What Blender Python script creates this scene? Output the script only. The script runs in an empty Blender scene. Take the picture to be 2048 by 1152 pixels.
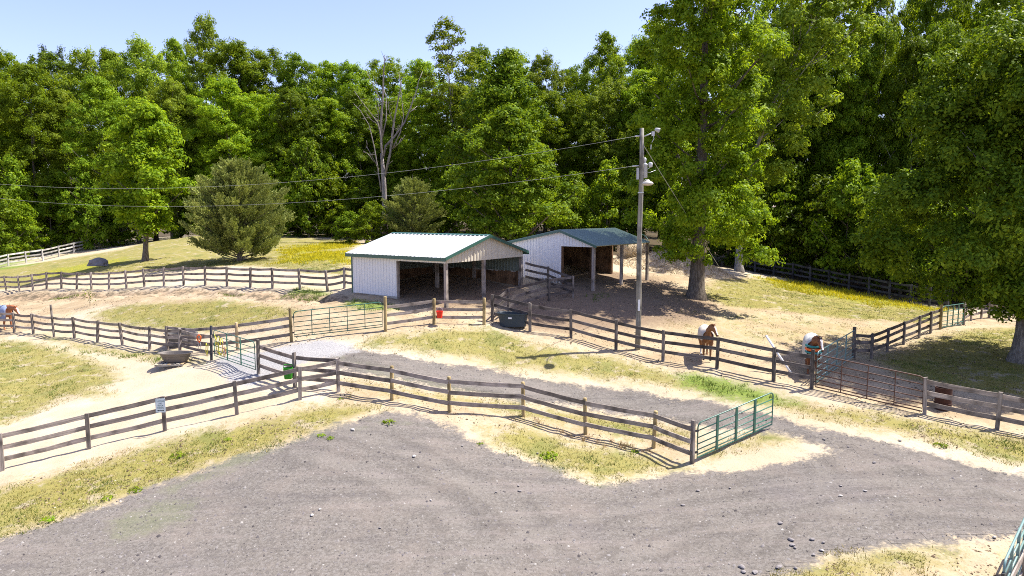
import bpy, bmesh, math, random
import numpy as np
from mathutils import Vector, Matrix
R = math.radians
random.seed(7)
rng = np.random.default_rng(7)
SC = bpy.context.scene
COL = SC.collection

# ------------------------------------------------------------------ camera
F = 1365.33
PITCH = R(6.3)
CP, SP = math.cos(PITCH), math.sin(PITCH)
CAMZ = 8.3
cam = bpy.data.cameras.new('camera')
cam.lens = 24.0; cam.sensor_width = 36.0; cam.clip_end = 3000; cam.clip_start = 0.1
co = bpy.data.objects.new('camera', cam); COL.objects.link(co)
co.location = (0, 0, CAMZ); co.rotation_euler = (R(90) - PITCH, 0, 0)
SC.camera = co


def ray(u, v):
    a = (u - 1024) / F; b = (576 - v) / F
    return (a, CP + b * SP, -SP + b * CP)


def at(u, v, d):
    r = ray(u, v); k = d / r[1]
    return Vector((r[0] * k, d, CAMZ + r[2] * k))


# ------------------------------------------------------------------ terrain (survey points: bearing + distance)
SURVEY = [
    (5, 939, 22.7), (178, 897, 23.5), (330, 862, 24.5), (474, 829, 25.2), (600, 800, 25.8), (677, 780, 26.3),
    (784, 799, 26.0), (899, 824, 25.4), (1047, 831, 25.8), (1171, 866, 24.6), (1307, 895, 23.8), (1384, 924, 22.9),
    (0, 1152, 16.0), (600, 1152, 15.8), (1024, 1152, 15.6), (1500, 1152, 15.4), (2048, 1152, 15.2), (2048, 960, 19.9),
    (1600, 1000, 18.8), (800, 960, 20.6), (300, 1010, 20.0),
    (29, 665, 42), (149, 677, 39), (245, 690, 37), (300, 698.5, 35.6), (360, 705, 34), (423, 722, 31.5), (517, 747, 29.3),
    (583, 685.5, 31.5), (771, 662, 32.4), (475, 698, 31.8), (868, 650, 33.6), (968, 649, 34), (985, 641, 34.5),
    (1060, 662, 33.8), (1142, 674.6, 33), (1232, 698, 32.1), (1326, 720, 31), (1434, 735, 29.2), (1547, 763, 27.4),
    (1623, 778, 26.4), (1849, 828, 24.7), (1994, 858, 23.6), (1275, 698, 33), (1040, 722, 30.5),
    (13, 580, 60), (183, 579, 51), (328, 570, 47), (454, 571, 44.5), (655, 581, 42), (86, 521.6, 78), (178, 499, 88), (-20, 540, 70),
    (893, 618, 35.5), (706, 586, 39.6), (1045, 583, 41.4), (1187, 577.6, 41), (1245, 568, 43.6), (1297, 564, 46.2),
    (282, 523, 62), (440, 525, 60), (190, 536, 58), (620, 490, 74), (400, 470, 80), (570, 474, 86), (700, 482, 80),
    (1392, 595, 43), (1510, 547, 58), (1700, 586, 52), (1880, 621, 46), (1880, 659, 37.5), (1927, 650, 40), (1942, 641, 41.5),
    (1978, 636, 43), (2018, 640, 42), (1707, 717, 31.5), (1743, 718, 32.5), (1774, 704, 34), (1807, 689, 35.5), (1861, 666, 37),
    (2045, 720, 32), (0, 760, 31.5), (0, 700, 36.5), (450, 630, 38.5), (250, 640, 41), (1340, 520, 54), (1300, 512, 62),
]
WORLD_PTS = [(-70, 110, 3.6), (-35, 112, 5.0), (0, 108, 5.6), (30, 95, 4.2), (60, 80, 2.2), (75, 60, 1.0), (75, 110, 3.0),
             (-75, 60, 1.6), (-60, 30, -0.6), (60, 30, 1.0), (45, 15, 0.4), (-45, 14, -1.0), (0, 75, 5.2), (12, 66, 4.2), (38, 62, 2.4)]
_p = [tuple(at(*s)) for s in SURVEY] + [tuple(map(float, w)) for w in WORLD_PTS]
_p = np.array(_p); _c = _p[:, :2] / 20.0


def _phi(r2):
    return 0.5 * r2 * np.log(r2 + 1e-12)


_n = len(_p)
_K = _phi(((_c[:, None] - _c[None]) ** 2).sum(-1)) + np.eye(_n) * 0.06
_A = np.zeros((_n + 3, _n + 3)); _A[:_n, :_n] = _K
_A[:_n, _n] = 1; _A[:_n, _n + 1:] = _c; _A[_n, :_n] = 1; _A[_n + 1:, :_n] = _c.T
_W = np.linalg.solve(_A, np.concatenate([_p[:, 2], np.zeros(3)]))


def terr(x, y):
    x = np.clip(np.atleast_1d(np.asarray(x, float)), -76, 76); y = np.clip(np.atleast_1d(np.asarray(y, float)), 13, 112)
    out = np.empty(x.shape)
    X = x.ravel() / 20; Y = y.ravel() / 20; o = np.empty(X.shape)
    for i in range(0, len(X), 20000):
        a, b = X[i:i + 20000], Y[i:i + 20000]
        r2 = (a[:, None] - _c[None, :, 0]) ** 2 + (b[:, None] - _c[None, :, 1]) ** 2
        o[i:i + 20000] = _phi(r2) @ _W[:_n] + _W[_n] + a * _W[_n + 1] + b * _W[_n + 2]
    return o.reshape(x.shape)


def tz(x, y):
    return float(terr(x, y)[0])


_DS = np.arange(9.0, 170.0, 0.2)


def gp(u, v):
    """ground point seen at bearing (u, v)"""
    r = ray(u, v); k = _DS / r[1]
    zr = CAMZ + r[2] * k; zt = terr(r[0] * k, _DS)
    idx = np.nonzero(zr <= zt)[0]
    i = idx[0] if len(idx) else len(_DS) - 1
    if i > 0:
        a = zr[i - 1] - zt[i - 1]; b = zt[i] - zr[i]
        d = _DS[i - 1] + 0.2 * a / max(a + b, 1e-6)
    else:
        d = _DS[0]
    k = d / r[1]
    return Vector((r[0] * k, d, CAMZ + r[2] * k))


# ------------------------------------------------------------------ mesh helpers
class MB:
    def __init__(s):
        s.v = []; s.f = []; s.mi = []

    def add(s, vs, fs, m=0):
        o = len(s.v); s.v += [tuple(v) for v in vs]
        s.f += [tuple(i + o for i in f) for f in fs]; s.mi += [m] * len(fs)

    def box(s, x0, x1, y0, y1, z0, z1, m=0, M=None):
        vs = [Vector((x, y, z)) for z in (z0, z1) for y in (y0, y1) for x in (x0, x1)]
        if M is not None: vs = [M @ v for v in vs]
        s.add(vs, [(0, 2, 3, 1), (4, 5, 7, 6), (0, 1, 5, 4), (1, 3, 7, 5), (3, 2, 6, 7), (2, 0, 4, 6)], m)

    def tube(s, pts, rad, n=8, m=0, closed=False, cap=True, ell=None):
        pts = [Vector(p) for p in pts]
        if not isinstance(rad, (list, tuple)): rad = [rad] * len(pts)
        rings = []; N = len(pts); prev = None
        for i, p in enumerate(pts):
            if closed: t = pts[(i + 1) % N] - pts[i - 1]
            elif i == 0: t = pts[1] - pts[0]
            elif i == N - 1: t = pts[-1] - pts[-2]
            else: t = pts[i + 1] - pts[i - 1]
            t.normalize()
            if prev is None:
                a = Vector((0, 0, 1)) if abs(t.z) < 0.9 else Vector((1, 0, 0))
                b = t.cross(a).normalized()
            else:
                b = (prev - t * prev.dot(t)).normalized()
            prev = b; c = t.cross(b)
            r = rad[i]
            ra, rb = (r if isinstance(r, tuple) else (r, r))
            rings.append([p + b * (ra * math.cos(2 * math.pi * k / n)) + c * (rb * math.sin(2 * math.pi * k / n)) for k in range(n)])
        vs = [v for q in rings for v in q]; fs = []
        for i in range(N if closed else N - 1):
            j = (i + 1) % N
            for k in range(n):
                k2 = (k + 1) % n
                fs.append((i * n + k, i * n + k2, j * n + k2, j * n + k))
        if cap and not closed:
            fs.append(tuple(range(n - 1, -1, -1))); fs.append(tuple((N - 1) * n + k for k in range(n)))
        s.add(vs, fs, m)

    def loft(s, rings, m=0, cap0=True, cap1=True):
        n = len(rings[0]); vs = [v for q in rings for v in q]; fs = []
        for i in range(len(rings) - 1):
            for k in range(n):
                k2 = (k + 1) % n
                fs.append((i * n + k, i * n + k2, (i + 1) * n + k2, (i + 1) * n + k))
        if cap0: fs.append(tuple(range(n - 1, -1, -1)))
        if cap1: fs.append(tuple((len(rings) - 1) * n + k for k in range(n)))
        s.add(vs, fs, m)

    def lathe(s, prof, n=24, m=0, c=(0, 0), sx=1, sy=1, power=2.0, cap0=True, cap1=True):
        def ring(r, z):
            q = []
            for k in range(n):
                a = 2 * math.pi * k / n; ca, sa = math.cos(a), math.sin(a)
                e = 2.0 / power
                q.append((c[0] + sx * r * math.copysign(abs(ca) ** e, ca), c[1] + sy * r * math.copysign(abs(sa) ** e, sa), z))
            return q
        s.loft([ring(r, z) for r, z in prof], m, cap0, cap1)

    def build(s, name, mats, parent=None, smooth=False, loc=None, world=False):
        me = bpy.data.meshes.new(name); me.from_pydata(s.v, [], s.f)
        for mt in (mats if isinstance(mats, (list, tuple)) else [mats]): me.materials.append(mt)
        if any(s.mi): me.polygons.foreach_set('material_index', s.mi)
        if smooth: me.polygons.foreach_set('use_smooth', [True] * len(me.polygons))
        me.update()
        return link(name, me, parent, loc)


def link(name, me, parent=None, loc=None):
    o = bpy.data.objects.new(name, me); COL.objects.link(o)
    if parent: o.parent = parent
    if loc is not None: o.location = loc
    return o


def tag(o, label, cat, group=None):
    o['label'] = label; o['category'] = cat
    if group: o['group'] = group
    return o


def thing(name, label, cat, loc=(0, 0, 0), rz=0.0, group=None):
    o = bpy.data.objects.new(name, None); COL.objects.link(o)
    o.location = loc; o.rotation_euler = (0, 0, rz); o.empty_display_size = 0.2
    return tag(o, label, cat, group)


def mesh_np(name, V, Q, mat, attrs=None, smooth=False):
    k = Q.shape[1]
    me = bpy.data.meshes.new(name)
    me.vertices.add(len(V)); me.vertices.foreach_set('co', np.ascontiguousarray(V, np.float32).ravel())
    me.loops.add(Q.size); me.loops.foreach_set('vertex_index', np.ascontiguousarray(Q, np.int32).ravel())
    me.polygons.add(len(Q)); me.polygons.foreach_set('loop_start', np.arange(0, Q.size, k, dtype=np.int32))
    if smooth: me.polygons.foreach_set('use_smooth', np.ones(len(Q), bool))
    me.update(calc_edges=True)
    for nm, (dom, arr) in (attrs or {}).items():
        a = me.attributes.new(nm, 'FLOAT', dom); a.data.foreach_set('value', np.ascontiguousarray(arr, np.float32))
    if mat: me.materials.append(mat)
    return me


# ------------------------------------------------------------------ node helpers
class NT:
    def __init__(s, name):
        s.m = bpy.data.materials.new(name); s.m.use_nodes = True
        s.t = s.m.node_tree; s.t.nodes.clear()
        s.out = s.t.nodes.new('ShaderNodeOutputMaterial')

    def n(s, typ, ins=None, **kw):
        nd = s.t.nodes.new('ShaderNode' + typ)
        for k, v in kw.items(): setattr(nd, k, v)
        for k, v in (ins or {}).items():
            sock = nd.inputs[k]
            if isinstance(v, bpy.types.NodeSocket): s.t.links.new(v, sock)
            else: sock.default_value = v
        return nd

    def noise(s, vec, scale, detail=3, rough=0.55):
        return s.n('TexNoise', {'Vector': vec, 'Scale': scale, 'Detail': detail, 'Roughness': rough}).outputs['Fac']

    def math(s, op, a, b=0.0, clamp=False):
        nd = s.n('Math', operation=op, use_clamp=clamp)
        for i, v in enumerate((a, b)):
            if isinstance(v, bpy.types.NodeSocket): s.t.links.new(v, nd.inputs[i])
            else: nd.inputs[i].default_value = v
        return nd.outputs[0]

    def step(s, x, lo, hi):
        return s.n('MapRange', {'Value': x, 'From Min': lo, 'From Max': hi}, interpolation_type='SMOOTHSTEP').outputs[0]

    def mix(s, f, a, b, blend='MIX'):
        nd = s.n('Mix', data_type='RGBA', blend_type=blend)
        for i, v in ((0, f), (6, a), (7, b)):
            if isinstance(v, bpy.types.NodeSocket): s.t.links.new(v, nd.inputs[i])
            elif i == 0: nd.inputs[0].default_value = v
            else: nd.inputs[i].default_value = (*v, 1) if len(v) == 3 else v
        return nd.outputs[2]

    def ramp(s, x, stops):
        nd = s.n('ValToRGB', {'Fac': x}); e = nd.color_ramp.elements
        while len(e) < len(stops): e.new(0.5)
        for i, (p, c) in enumerate(stops):
            e[i].position = p; e[i].color = (*c, 1)
        return nd.outputs[0]

    def attr(s, name):
        return s.n('Attribute', attribute_name=name).outputs['Fac']

    def surf(s, col, rough=0.8, bump=None, bs=0.3, bd=0.02, metal=0.0, spec=0.3):
        ins = {'Roughness': rough, 'Metallic': metal, 'Specular IOR Level': spec}
        b = s.n('BsdfPrincipled', ins)
        if isinstance(col, bpy.types.NodeSocket): s.t.links.new(col, b.inputs['Base Color'])
        else: b.inputs['Base Color'].default_value = (*col, 1)
        if bump is not None:
            bn = s.n('Bump', {'Height': bump, 'Strength': bs, 'Distance': bd})
            s.t.links.new(bn.outputs[0], b.inputs['Normal'])
        s.t.links.new(b.outputs[0], s.out.inputs[0])
        return s.m


def mat_wood(name, c0, c1, axis='x', grain=1.0):
    t = NT(name)
    oc = t.n('TexCoord').outputs['Object']
    rnd = t.n('ObjectInfo').outputs['Random']
    off = t.n('CombineXYZ', {'X': t.math('MULTIPLY', rnd, 37.0), 'Y': t.math('MULTIPLY', rnd, 11.0), 'Z': 0.0}).outputs[0]
    vec = t.n('VectorMath', {0: oc, 1: off}, operation='ADD').outputs[0]
    sc = (1.2, 26, 26) if axis == 'x' else (26, 26, 1.2)
    v2 = t.n('VectorMath', {0: vec, 1: sc}, operation='MULTIPLY').outputs[0]
    g = t.noise(v2, 1.0 * grain, 4, 0.65)
    p = t.noise(vec, 1.7, 2)
    c = t.mix(t.step(g, 0.3, 0.7), c0, c1)
    dk = t.math('MULTIPLY_ADD', rnd, 0.68)
    t.t.nodes[-1].inputs[2].default_value = 0.64
    c = t.mix(t.step(p, 0.42, 0.75), c, tuple(x * 0.45 for x in c0))
    cc = t.n('CombineColor', {'Red': dk, 'Green': dk, 'Blue': dk}).outputs[0]
    c = t.mix(1.0, c, cc, 'MULTIPLY')
    return t.surf(c, 0.85, g, 0.5, 0.01, spec=0.2)


def mat_plain(name, col, rough=0.6, metal=0.0, var=0.15, scale=6.0, spec=0.4, bs=0.15):
    t = NT(name); oc = t.n('TexCoord').outputs['Object']
    n = t.noise(oc, scale, 4)
    c = t.mix(n, tuple(x * (1 - var) for x in col), tuple(min(1, x * (1 + var)) for x in col))
    return t.surf(c, rough, n, bs, 0.01, metal, spec)


WOOD_R = mat_wood('weathered_grey_board', (0.225, 0.185, 0.15), (0.43, 0.365, 0.31), 'x')
WOOD_P = mat_wood('weathered_grey_post', (0.185, 0.155, 0.128), (0.36, 0.312, 0.27), 'z')
WOOD_T = mat_wood('treated_round_post', (0.26, 0.19, 0.085), (0.40, 0.31, 0.15), 'z')
WOOD_D = mat_wood('dark_weathered_board', (0.085, 0.072, 0.064), (0.195, 0.168, 0.15), 'x')
WOOD_DP = mat_wood('dark_weathered_post', (0.10, 0.084, 0.07), (0.225, 0.195, 0.17), 'z')
WOOD_V = mat_wood('shade_darkened_board', (0.04, 0.04, 0.045), (0.09, 0.09, 0.10), 'x')  # board colour darkened to carry the shade along the wood edge
WOOD_VP = mat_wood('shade_darkened_post', (0.05, 0.05, 0.055), (0.10, 0.10, 0.11), 'z')  # same wood-edge shade put into the post colour
WOOD_W = mat_wood('pale_painted_board', (0.42, 0.40, 0.36), (0.56, 0.54, 0.50), 'x')
WOOD_WP = mat_wood('pale_painted_post', (0.40, 0.38, 0.34), (0.54, 0.52, 0.48), 'z')
WOOD_B = mat_wood('brown_stable_plank', (0.10, 0.055, 0.03), (0.23, 0.14, 0.08), 'z')
WOOD_N = mat_wood('new_tan_post', (0.50, 0.36, 0.19), (0.66, 0.50, 0.30), 'z')
WOOD_S = mat_wood('grey_skirt_board', (0.28, 0.26, 0.22), (0.42, 0.39, 0.34), 'x')
BLACK = mat_plain('black_wrapped_post', (0.025, 0.027, 0.032), 0.5)
GATE_G = mat_plain('green_gate_paint', (0.04, 0.135, 0.095), 0.35, 0.0, 0.3, 3.0, 0.5, 0.05)
GATE_P = mat_plain('pale_teal_gate_paint', (0.16, 0.26, 0.24), 0.4, 0.0, 0.25, 3.0, 0.5, 0.05)
GATE_B = mat_plain('rusty_brown_gate', (0.09, 0.042, 0.026), 0.6, 0.0, 0.4, 9.0, 0.4, 0.2)
# ------------------------------------------------------------------ ground zones (outlines surveyed by bearing)
Z_GRAVEL = [[(-250, 1350), (-60, 1110), (0, 1078), (90, 1050), (180, 1020), (300, 975), (400, 940), (480, 912), (560, 888), (640, 860),
             (700, 842), (730, 832), (775, 824), (830, 832), (880, 842), (925, 862), (945, 882), (1000, 905), (1040, 915), (1100, 935),
             (1150, 955), (1200, 972), (1260, 962), (1330, 952), (1400, 945), (1500, 940), (1590, 925), (1660, 908), (1680, 900),
             (1620, 884), (1570, 870), (1545, 862), (1480, 858), (1407, 853), (1300, 838), (1200, 822), (1100, 806), (1000, 795), (900, 780),
             (820, 768), (760, 755), (700, 745), (660, 730), (650, 712), (680, 702), (723, 702), (765, 707), (827, 717), (932, 732),
             (1000, 744), (1130, 765), (1260, 780), (1400, 801), (1458, 817), (1544, 833), (1642, 858), (1720, 874), (1838, 904),
             (1956, 931), (2048, 951), (2120, 968), (2300, 1000), (2300, 1050), (2048, 1066), (2015, 1072), (1877, 1086), (1760, 1096),
             (1642, 1115), (1564, 1147), (1500, 1200), (1400, 1350)]]
Z_PAD = [[(430, 728), (452, 760), (500, 775), (520, 760), (560, 742), (620, 722), (660, 714), (712, 703), (700, 690), (650, 680),
          (600, 686), (560, 696), (500, 707), (440, 715)]]
Z_GRASS = [
    [(0, 972), (100, 947), (175, 927), (250, 907), (330, 882), (420, 862), (480, 847), (560, 830), (600, 817), (660, 805), (720, 802),
     (760, 820), (700, 842), (560, 888), (400, 940), (180, 1020), (0, 1078), (-150, 1130), (-150, 1010)],
    [(790, 665), (870, 660), (960, 655), (1010, 665), (1080, 690), (1150, 703), (1230, 715), (1300, 730), (1340, 745), (1450, 770),
     (1560, 800), (1650, 812), (1760, 822), (1850, 838), (1900, 850), (2048, 875), (2200, 900), (2200, 960), (2048, 930), (1950, 900),
     (1840, 875), (1720, 850), (1620, 830), (1540, 808), (1440, 790), (1330, 775), (1200, 760), (1100, 745), (1000, 730), (900, 712),
     (800, 700), (720, 692), (740, 675)],
    [(955, 850), (1050, 850), (1150, 882), (1250, 900), (1330, 915), (1370, 935), (1320, 950), (1200, 968), (1120, 940), (1040, 910), (980, 890)],
    [(700, 760), (800, 775), (900, 790), (1000, 800), (1150, 820), (1300, 845), (1380, 860), (1380, 890), (1300, 880), (1150, 850),
     (1000, 820), (850, 800), (700, 775)],
    [(1400, 912), (1450, 890), (1540, 868), (1590, 880), (1540, 892), (1460, 905), (1420, 920)],
    [(1564, 1152), (1642, 1120), (1760, 1100), (1860, 1090), (1900, 1100), (1860, 1125), (1760, 1150), (1700, 1200), (1500, 1250)],
    [(-60, 680), (60, 683), (120, 695), (180, 712), (230, 735), (250, 760), (190, 775), (230, 790), (120, 800), (60, 830), (0, 850), (-60, 860)],
    [(60, 668), (200, 692), (330, 705), (400, 725), (330, 722), (250, 712), (150, 698)],
    [(180, 625), (240, 612), (330, 605), (450, 600), (560, 612), (600, 625), (560, 640), (480, 655), (380, 665), (300, 660), (200, 645)],
    [(-100, 572), (100, 562), (300, 545), (450, 532), (600, 545), (700, 552), (712, 480), (560, 471), (380, 471), (250, 500), (100, 522), (-100, 548)],
    [(1400, 590), (1430, 560), (1520, 558), (1700, 593), (1890, 622), (1870, 648), (1700, 640), (1550, 620), (1450, 612)],
    [(1750, 720), (1850, 680), (1950, 660), (2100, 650), (2300, 700), (2300, 800), (2048, 800), (1900, 770), (1800, 755)],
]
Z_GREEN = [[(1345, 745), (1400, 745), (1480, 765), (1550, 785), (1580, 802), (1520, 806), (1430, 790), (1370, 770)],
           [(-100, 548), (40, 535), (60, 505), (-100, 520)], [(560, 590), (600, 575), (655, 582), (650, 596), (610, 592)],
           [(690, 600), (760, 605), (790, 618), (740, 622), (690, 612)], [(1180, 590), (1215, 588), (1220, 602), (1190, 604)]]
Z_FLOWER = [[(565, 498), (620, 489), (705, 482), (720, 492), (640, 501), (580, 512)], [(555, 527), (590, 511), (640, 505), (712, 504), (705, 526), (620, 524)],
            [(1500, 551), (1600, 563), (1700, 581), (1800, 599), (1890, 616), (1880, 624), (1750, 610), (1650, 594), (1550, 572)],
            [(90, 541), (180, 524), (260, 513), (250, 526), (150, 547), (60, 556)]]
Z_SOIL = [[(985, 640), (1050, 600), (1140, 560), (1300, 550), (1370, 585), (1440, 612), (1420, 640), (1290, 655), (1200, 660), (1120, 664), (1040, 655)],
          [(790, 600), (893, 622), (980, 612), (1040, 590), (960, 575), (860, 570), (780, 580)]]
_wf = [(-300, 505), (0, 520), (60, 502), (200, 484), (380, 468), (560, 468), (720, 478), (900, 490), (1300, 520), (1490, 541), (1900, 616), (2300, 640)]
Z_WEED = [[(690, 880), (760, 860), (830, 850), (940, 880), (1000, 905), (980, 890), (860, 845), (760, 835), (700, 850)], [(480, 890), (620, 850), (700, 835), (720, 850), (600, 890), (520, 930), (420, 960), (330, 1000), (240, 1020), (330, 970)], [(1040, 905), (1120, 900), (1180, 960), (1100, 950)],
          [(640, 700), (750, 770), (950, 800), (1100, 810), (1000, 780), (830, 750)], [(200, 1040), (330, 990), (420, 990), (400, 1040), (250, 1090), (200, 1110)], [(1040, 915), (1200, 985), (1300, 970), (1200, 960)]]
Z_TAN = [[(690, 762), (800, 778), (1000, 802), (1300, 850), (1390, 878), (1372, 930), (1300, 912), (1170, 882), (1040, 852), (900, 838), (780, 815), (690, 802)], [(0, 975), (330, 890), (600, 820), (720, 803), (760, 820), (700, 842), (400, 940), (0, 1078)], [(1560, 800), (2200, 900), (2200, 960), (1840, 875), (1620, 830)], [(1560, 1152), (1880, 1090), (2048, 1075), (2200, 1200), (1500, 1300)], [(985, 650), (1060, 680), (1150, 690), (1330, 735), (1440, 752), (1550, 780), (1640, 790), (1860, 840), (2300, 900), (2300, 640), (1890, 622), (1520, 556), (1330, 545), (1000, 560)], [(-100, 700), (-100, 588), (450, 590), (655, 595), (1000, 600), (960, 655), (780, 670), (570, 690), (400, 640), (200, 610)]]
Z_WOODS_W = [[(p.x, p.y) for p in (gp(*q) for q in _wf)] + [(300, 60), (300, 400), (-300, 400), (-300, 80)]]


def wpoly(px):
    return np.array([(p.x, p.y) for p in (gp(*q) for q in px)])


def sdf(P, poly):
    """signed distance, positive inside"""
    poly = np.asarray(poly, float); n = len(poly)
    d2 = np.full(len(P), 1e9); ins = np.zeros(len(P), bool)
    for i in range(n):
        a = poly[i]; b = poly[(i + 1) % n]; e = b - a; w = P - a
        t = np.clip((w @ e) / max(e @ e, 1e-9), 0, 1)
        q = w - t[:, None] * e; d2 = np.minimum(d2, (q * q).sum(1))
        c = (a[1] <= P[:, 1]) != (b[1] <= P[:, 1])
        with np.errstate(divide='ignore', invalid='ignore'):
            xi = a[0] + (P[:, 1] - a[1]) / (b[1] - a[1]) * e[0]
        ins ^= c & (P[:, 0] < xi)
    return np.where(ins, 1, -1) * np.sqrt(d2)


def zone(P, polys, w, world=False):
    m = np.full(len(P), -1e9)
    for q in polys:
        m = np.maximum(m, sdf(P, np.array(q) if world else wpoly(q)))
    return np.clip(0.5 + m / (2 * w), 0, 1)


def vnoise(x, y, s, seed):
    """smooth lattice noise 0..1"""
    r = np.random.default_rng(seed).random((256, 256))
    X = x * s; Y = y * s; xi = np.floor(X).astype(int); yi = np.floor(Y).astype(int)
    fx = X - xi; fy = Y - yi; fx = fx * fx * (3 - 2 * fx); fy = fy * fy * (3 - 2 * fy)
    g = lambda i, j: r[(xi + i) % 256, (yi + j) % 256]
    return (g(0, 0) * (1 - fx) + g(1, 0) * fx) * (1 - fy) + (g(0, 1) * (1 - fx) + g(1, 1) * fx) * fy


def axis(lo, hi, st, far_lo, far_hi):
    a = list(np.arange(lo, hi + 1e-6, st)); s = st; x = lo; left = []
    while x > far_lo:
        s *= 1.25; x -= s; left.append(x)
    s = st; x = a[-1]; right = []
    while x < far_hi:
        s *= 1.25; x += s; right.append(x)
    return np.array(left[::-1] + a + right)


GX = axis(-34, 34, 0.17, -700, 700); GY = axis(11.0, 62, 0.17, -40, 1400)
gx, gy = np.meshgrid(GX, GY); P = np.stack([gx.ravel(), gy.ravel()], 1)
near = (np.abs(P[:, 0]) < 110) & (P[:, 1] < 130) & (P[:, 1] > 5)
Pn = P[near]


def full(a, fill=0.0):
    o = np.full(len(P), fill); o[near] = a; return o


M_GRAVEL = full(zone(Pn, Z_GRAVEL, 0.7)); M_PAD = full(zone(Pn, Z_PAD, 0.7)); M_GRASS = full(zone(Pn, Z_GRASS, 0.9))
_pad = zone(Pn, [[(1330, 600), (1450, 610), (1700, 640), (1860, 650), (1800, 690), (1690, 715), (1600, 700), (1440, 690), (1300, 655)]], 2.0); M_GRASS = np.maximum(M_GRASS, full(_pad) * .42)
M_GREEN = full(zone(Pn, Z_GREEN, 0.7)); M_FLOWER = full(zone(Pn, Z_FLOWER, 2.2)); M_SOIL = full(np.maximum(zone(Pn, Z_SOIL, 1.2), zone(Pn, [[(-3.4, 35.7), (.7, 41.5), (-5.1, 45.5), (-9.2, 39.7)], [(2.9, 42.4), (4.8, 41.0), (9.2, 46.1), (4.4, 50.2)]], .5, True)))
M_WEED = full(zone(Pn, Z_WEED, .6)); M_TAN = full(zone(Pn, Z_TAN, 1.5))
M_WOODS = full(zone(Pn, Z_WOODS_W, 1.5, True), 1.0)
ZB = terr(P[:, 0], P[:, 1])
# small relief: rough paddock dirt, eroded bank below the back fence
relief = (vnoise(P[:, 0], P[:, 1], 0.55, 1) - .5) * 0.10 + (vnoise(P[:, 0], P[:, 1], 1.7, 2) - .5) * 0.06 + (vnoise(P[:, 0], P[:, 1], 3.4, 3) - .5) * 0.04
relief *= np.where(M_GRAVEL > .5, 0.45, 1.0)
bank_px = [(-60, 588), (60, 586), (180, 583), (330, 576), (450, 577), (560, 582), (655, 588), (690, 594), (690, 606), (600, 600), (450, 589), (330, 588), (180, 595), (60, 600), (-60, 602)]
mb = full(zone(Pn, [bank_px], 0.9))
relief -= mb * (0.10 + 0.9 * (vnoise(P[:, 0], P[:, 1], 0.9, 5) - .3) * vnoise(P[:, 0], P[:, 1], 2.1, 6))
M_BANK = mb
TRK = [[(2200, 1000), (2048, 985), (1800, 962), (1600, 962), (1400, 988), (1200, 1032), (900, 1125), (700, 1250)], [(2200, 1052), (2048, 1035), (1800, 1015), (1600, 1022), (1400, 1062), (1250, 1112), (1100, 1220)],
       [(1500, 838), (1640, 868), (1800, 915), (1950, 968), (2100, 1010)], [(720, 714), (950, 748), (1150, 783), (1350, 815), (1550, 848), (1750, 893), (1950, 945)], [(730, 738), (1000, 772), (1250, 803), (1480, 838), (1600, 880), (1660, 960), (1500, 1100)],
       [(600, 905), (760, 950), (900, 1020), (1000, 1150)], [(700, 860), (860, 920), (1010, 1000), (1130, 1130)]]


def pdist(P_, pl):
    pl = wpoly(pl); d = np.full(len(P_), 1e9)
    for a, b in zip(pl[:-1], pl[1:]):
        e = b - a; t = np.clip(((P_ - a) @ e) / (e @ e), 0, 1); q = P_ - a - t[:, None] * e; d = np.minimum(d, np.sqrt((q * q).sum(1)))
    return d


_w = (vnoise(Pn[:, 0], Pn[:, 1], .5, 70) - .5) * .5
_td = np.min([np.abs(pdist(Pn, q) + _w) for q in TRK], axis=0)
M_TRACK = full(np.exp(-(_td / .26) ** 2)); M_RUT = full(np.exp(-((_td - .50) / .16) ** 2) * (vnoise(Pn[:, 0], Pn[:, 1], 1.3, 71) > .35))
relief -= M_TRACK * .018 * (M_GRAVEL > .5); relief += M_RUT * .014 * (M_GRAVEL > .5)
GZ = ZB + relief
ny, nx = gx.shape


def gz(x, y):
    """height of the built ground"""
    i = min(max(int(np.searchsorted(GX, x)) - 1, 0), nx - 2); j = min(max(int(np.searchsorted(GY, y)) - 1, 0), ny - 2)
    fx = (x - GX[i]) / (GX[i + 1] - GX[i]); fy = (y - GY[j]) / (GY[j + 1] - GY[j]); Z = GZ.reshape(ny, nx)
    return float((Z[j, i] * (1 - fx) + Z[j, i + 1] * fx) * (1 - fy) + (Z[j + 1, i] * (1 - fx) + Z[j + 1, i + 1] * fx) * fy)


def lookup(A, x, y):
    """bilinear lookup of a ground field for many points"""
    i = np.clip(np.searchsorted(GX, x) - 1, 0, nx - 2); j = np.clip(np.searchsorted(GY, y) - 1, 0, ny - 2)
    fx = (x - GX[i]) / (GX[i + 1] - GX[i]); fy = (y - GY[j]) / (GY[j + 1] - GY[j]); Z = A.reshape(ny, nx)
    return (Z[j, i] * (1 - fx) + Z[j, i + 1] * fx) * (1 - fy) + (Z[j + 1, i] * (1 - fx) + Z[j + 1, i + 1] * fx) * fy


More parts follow.
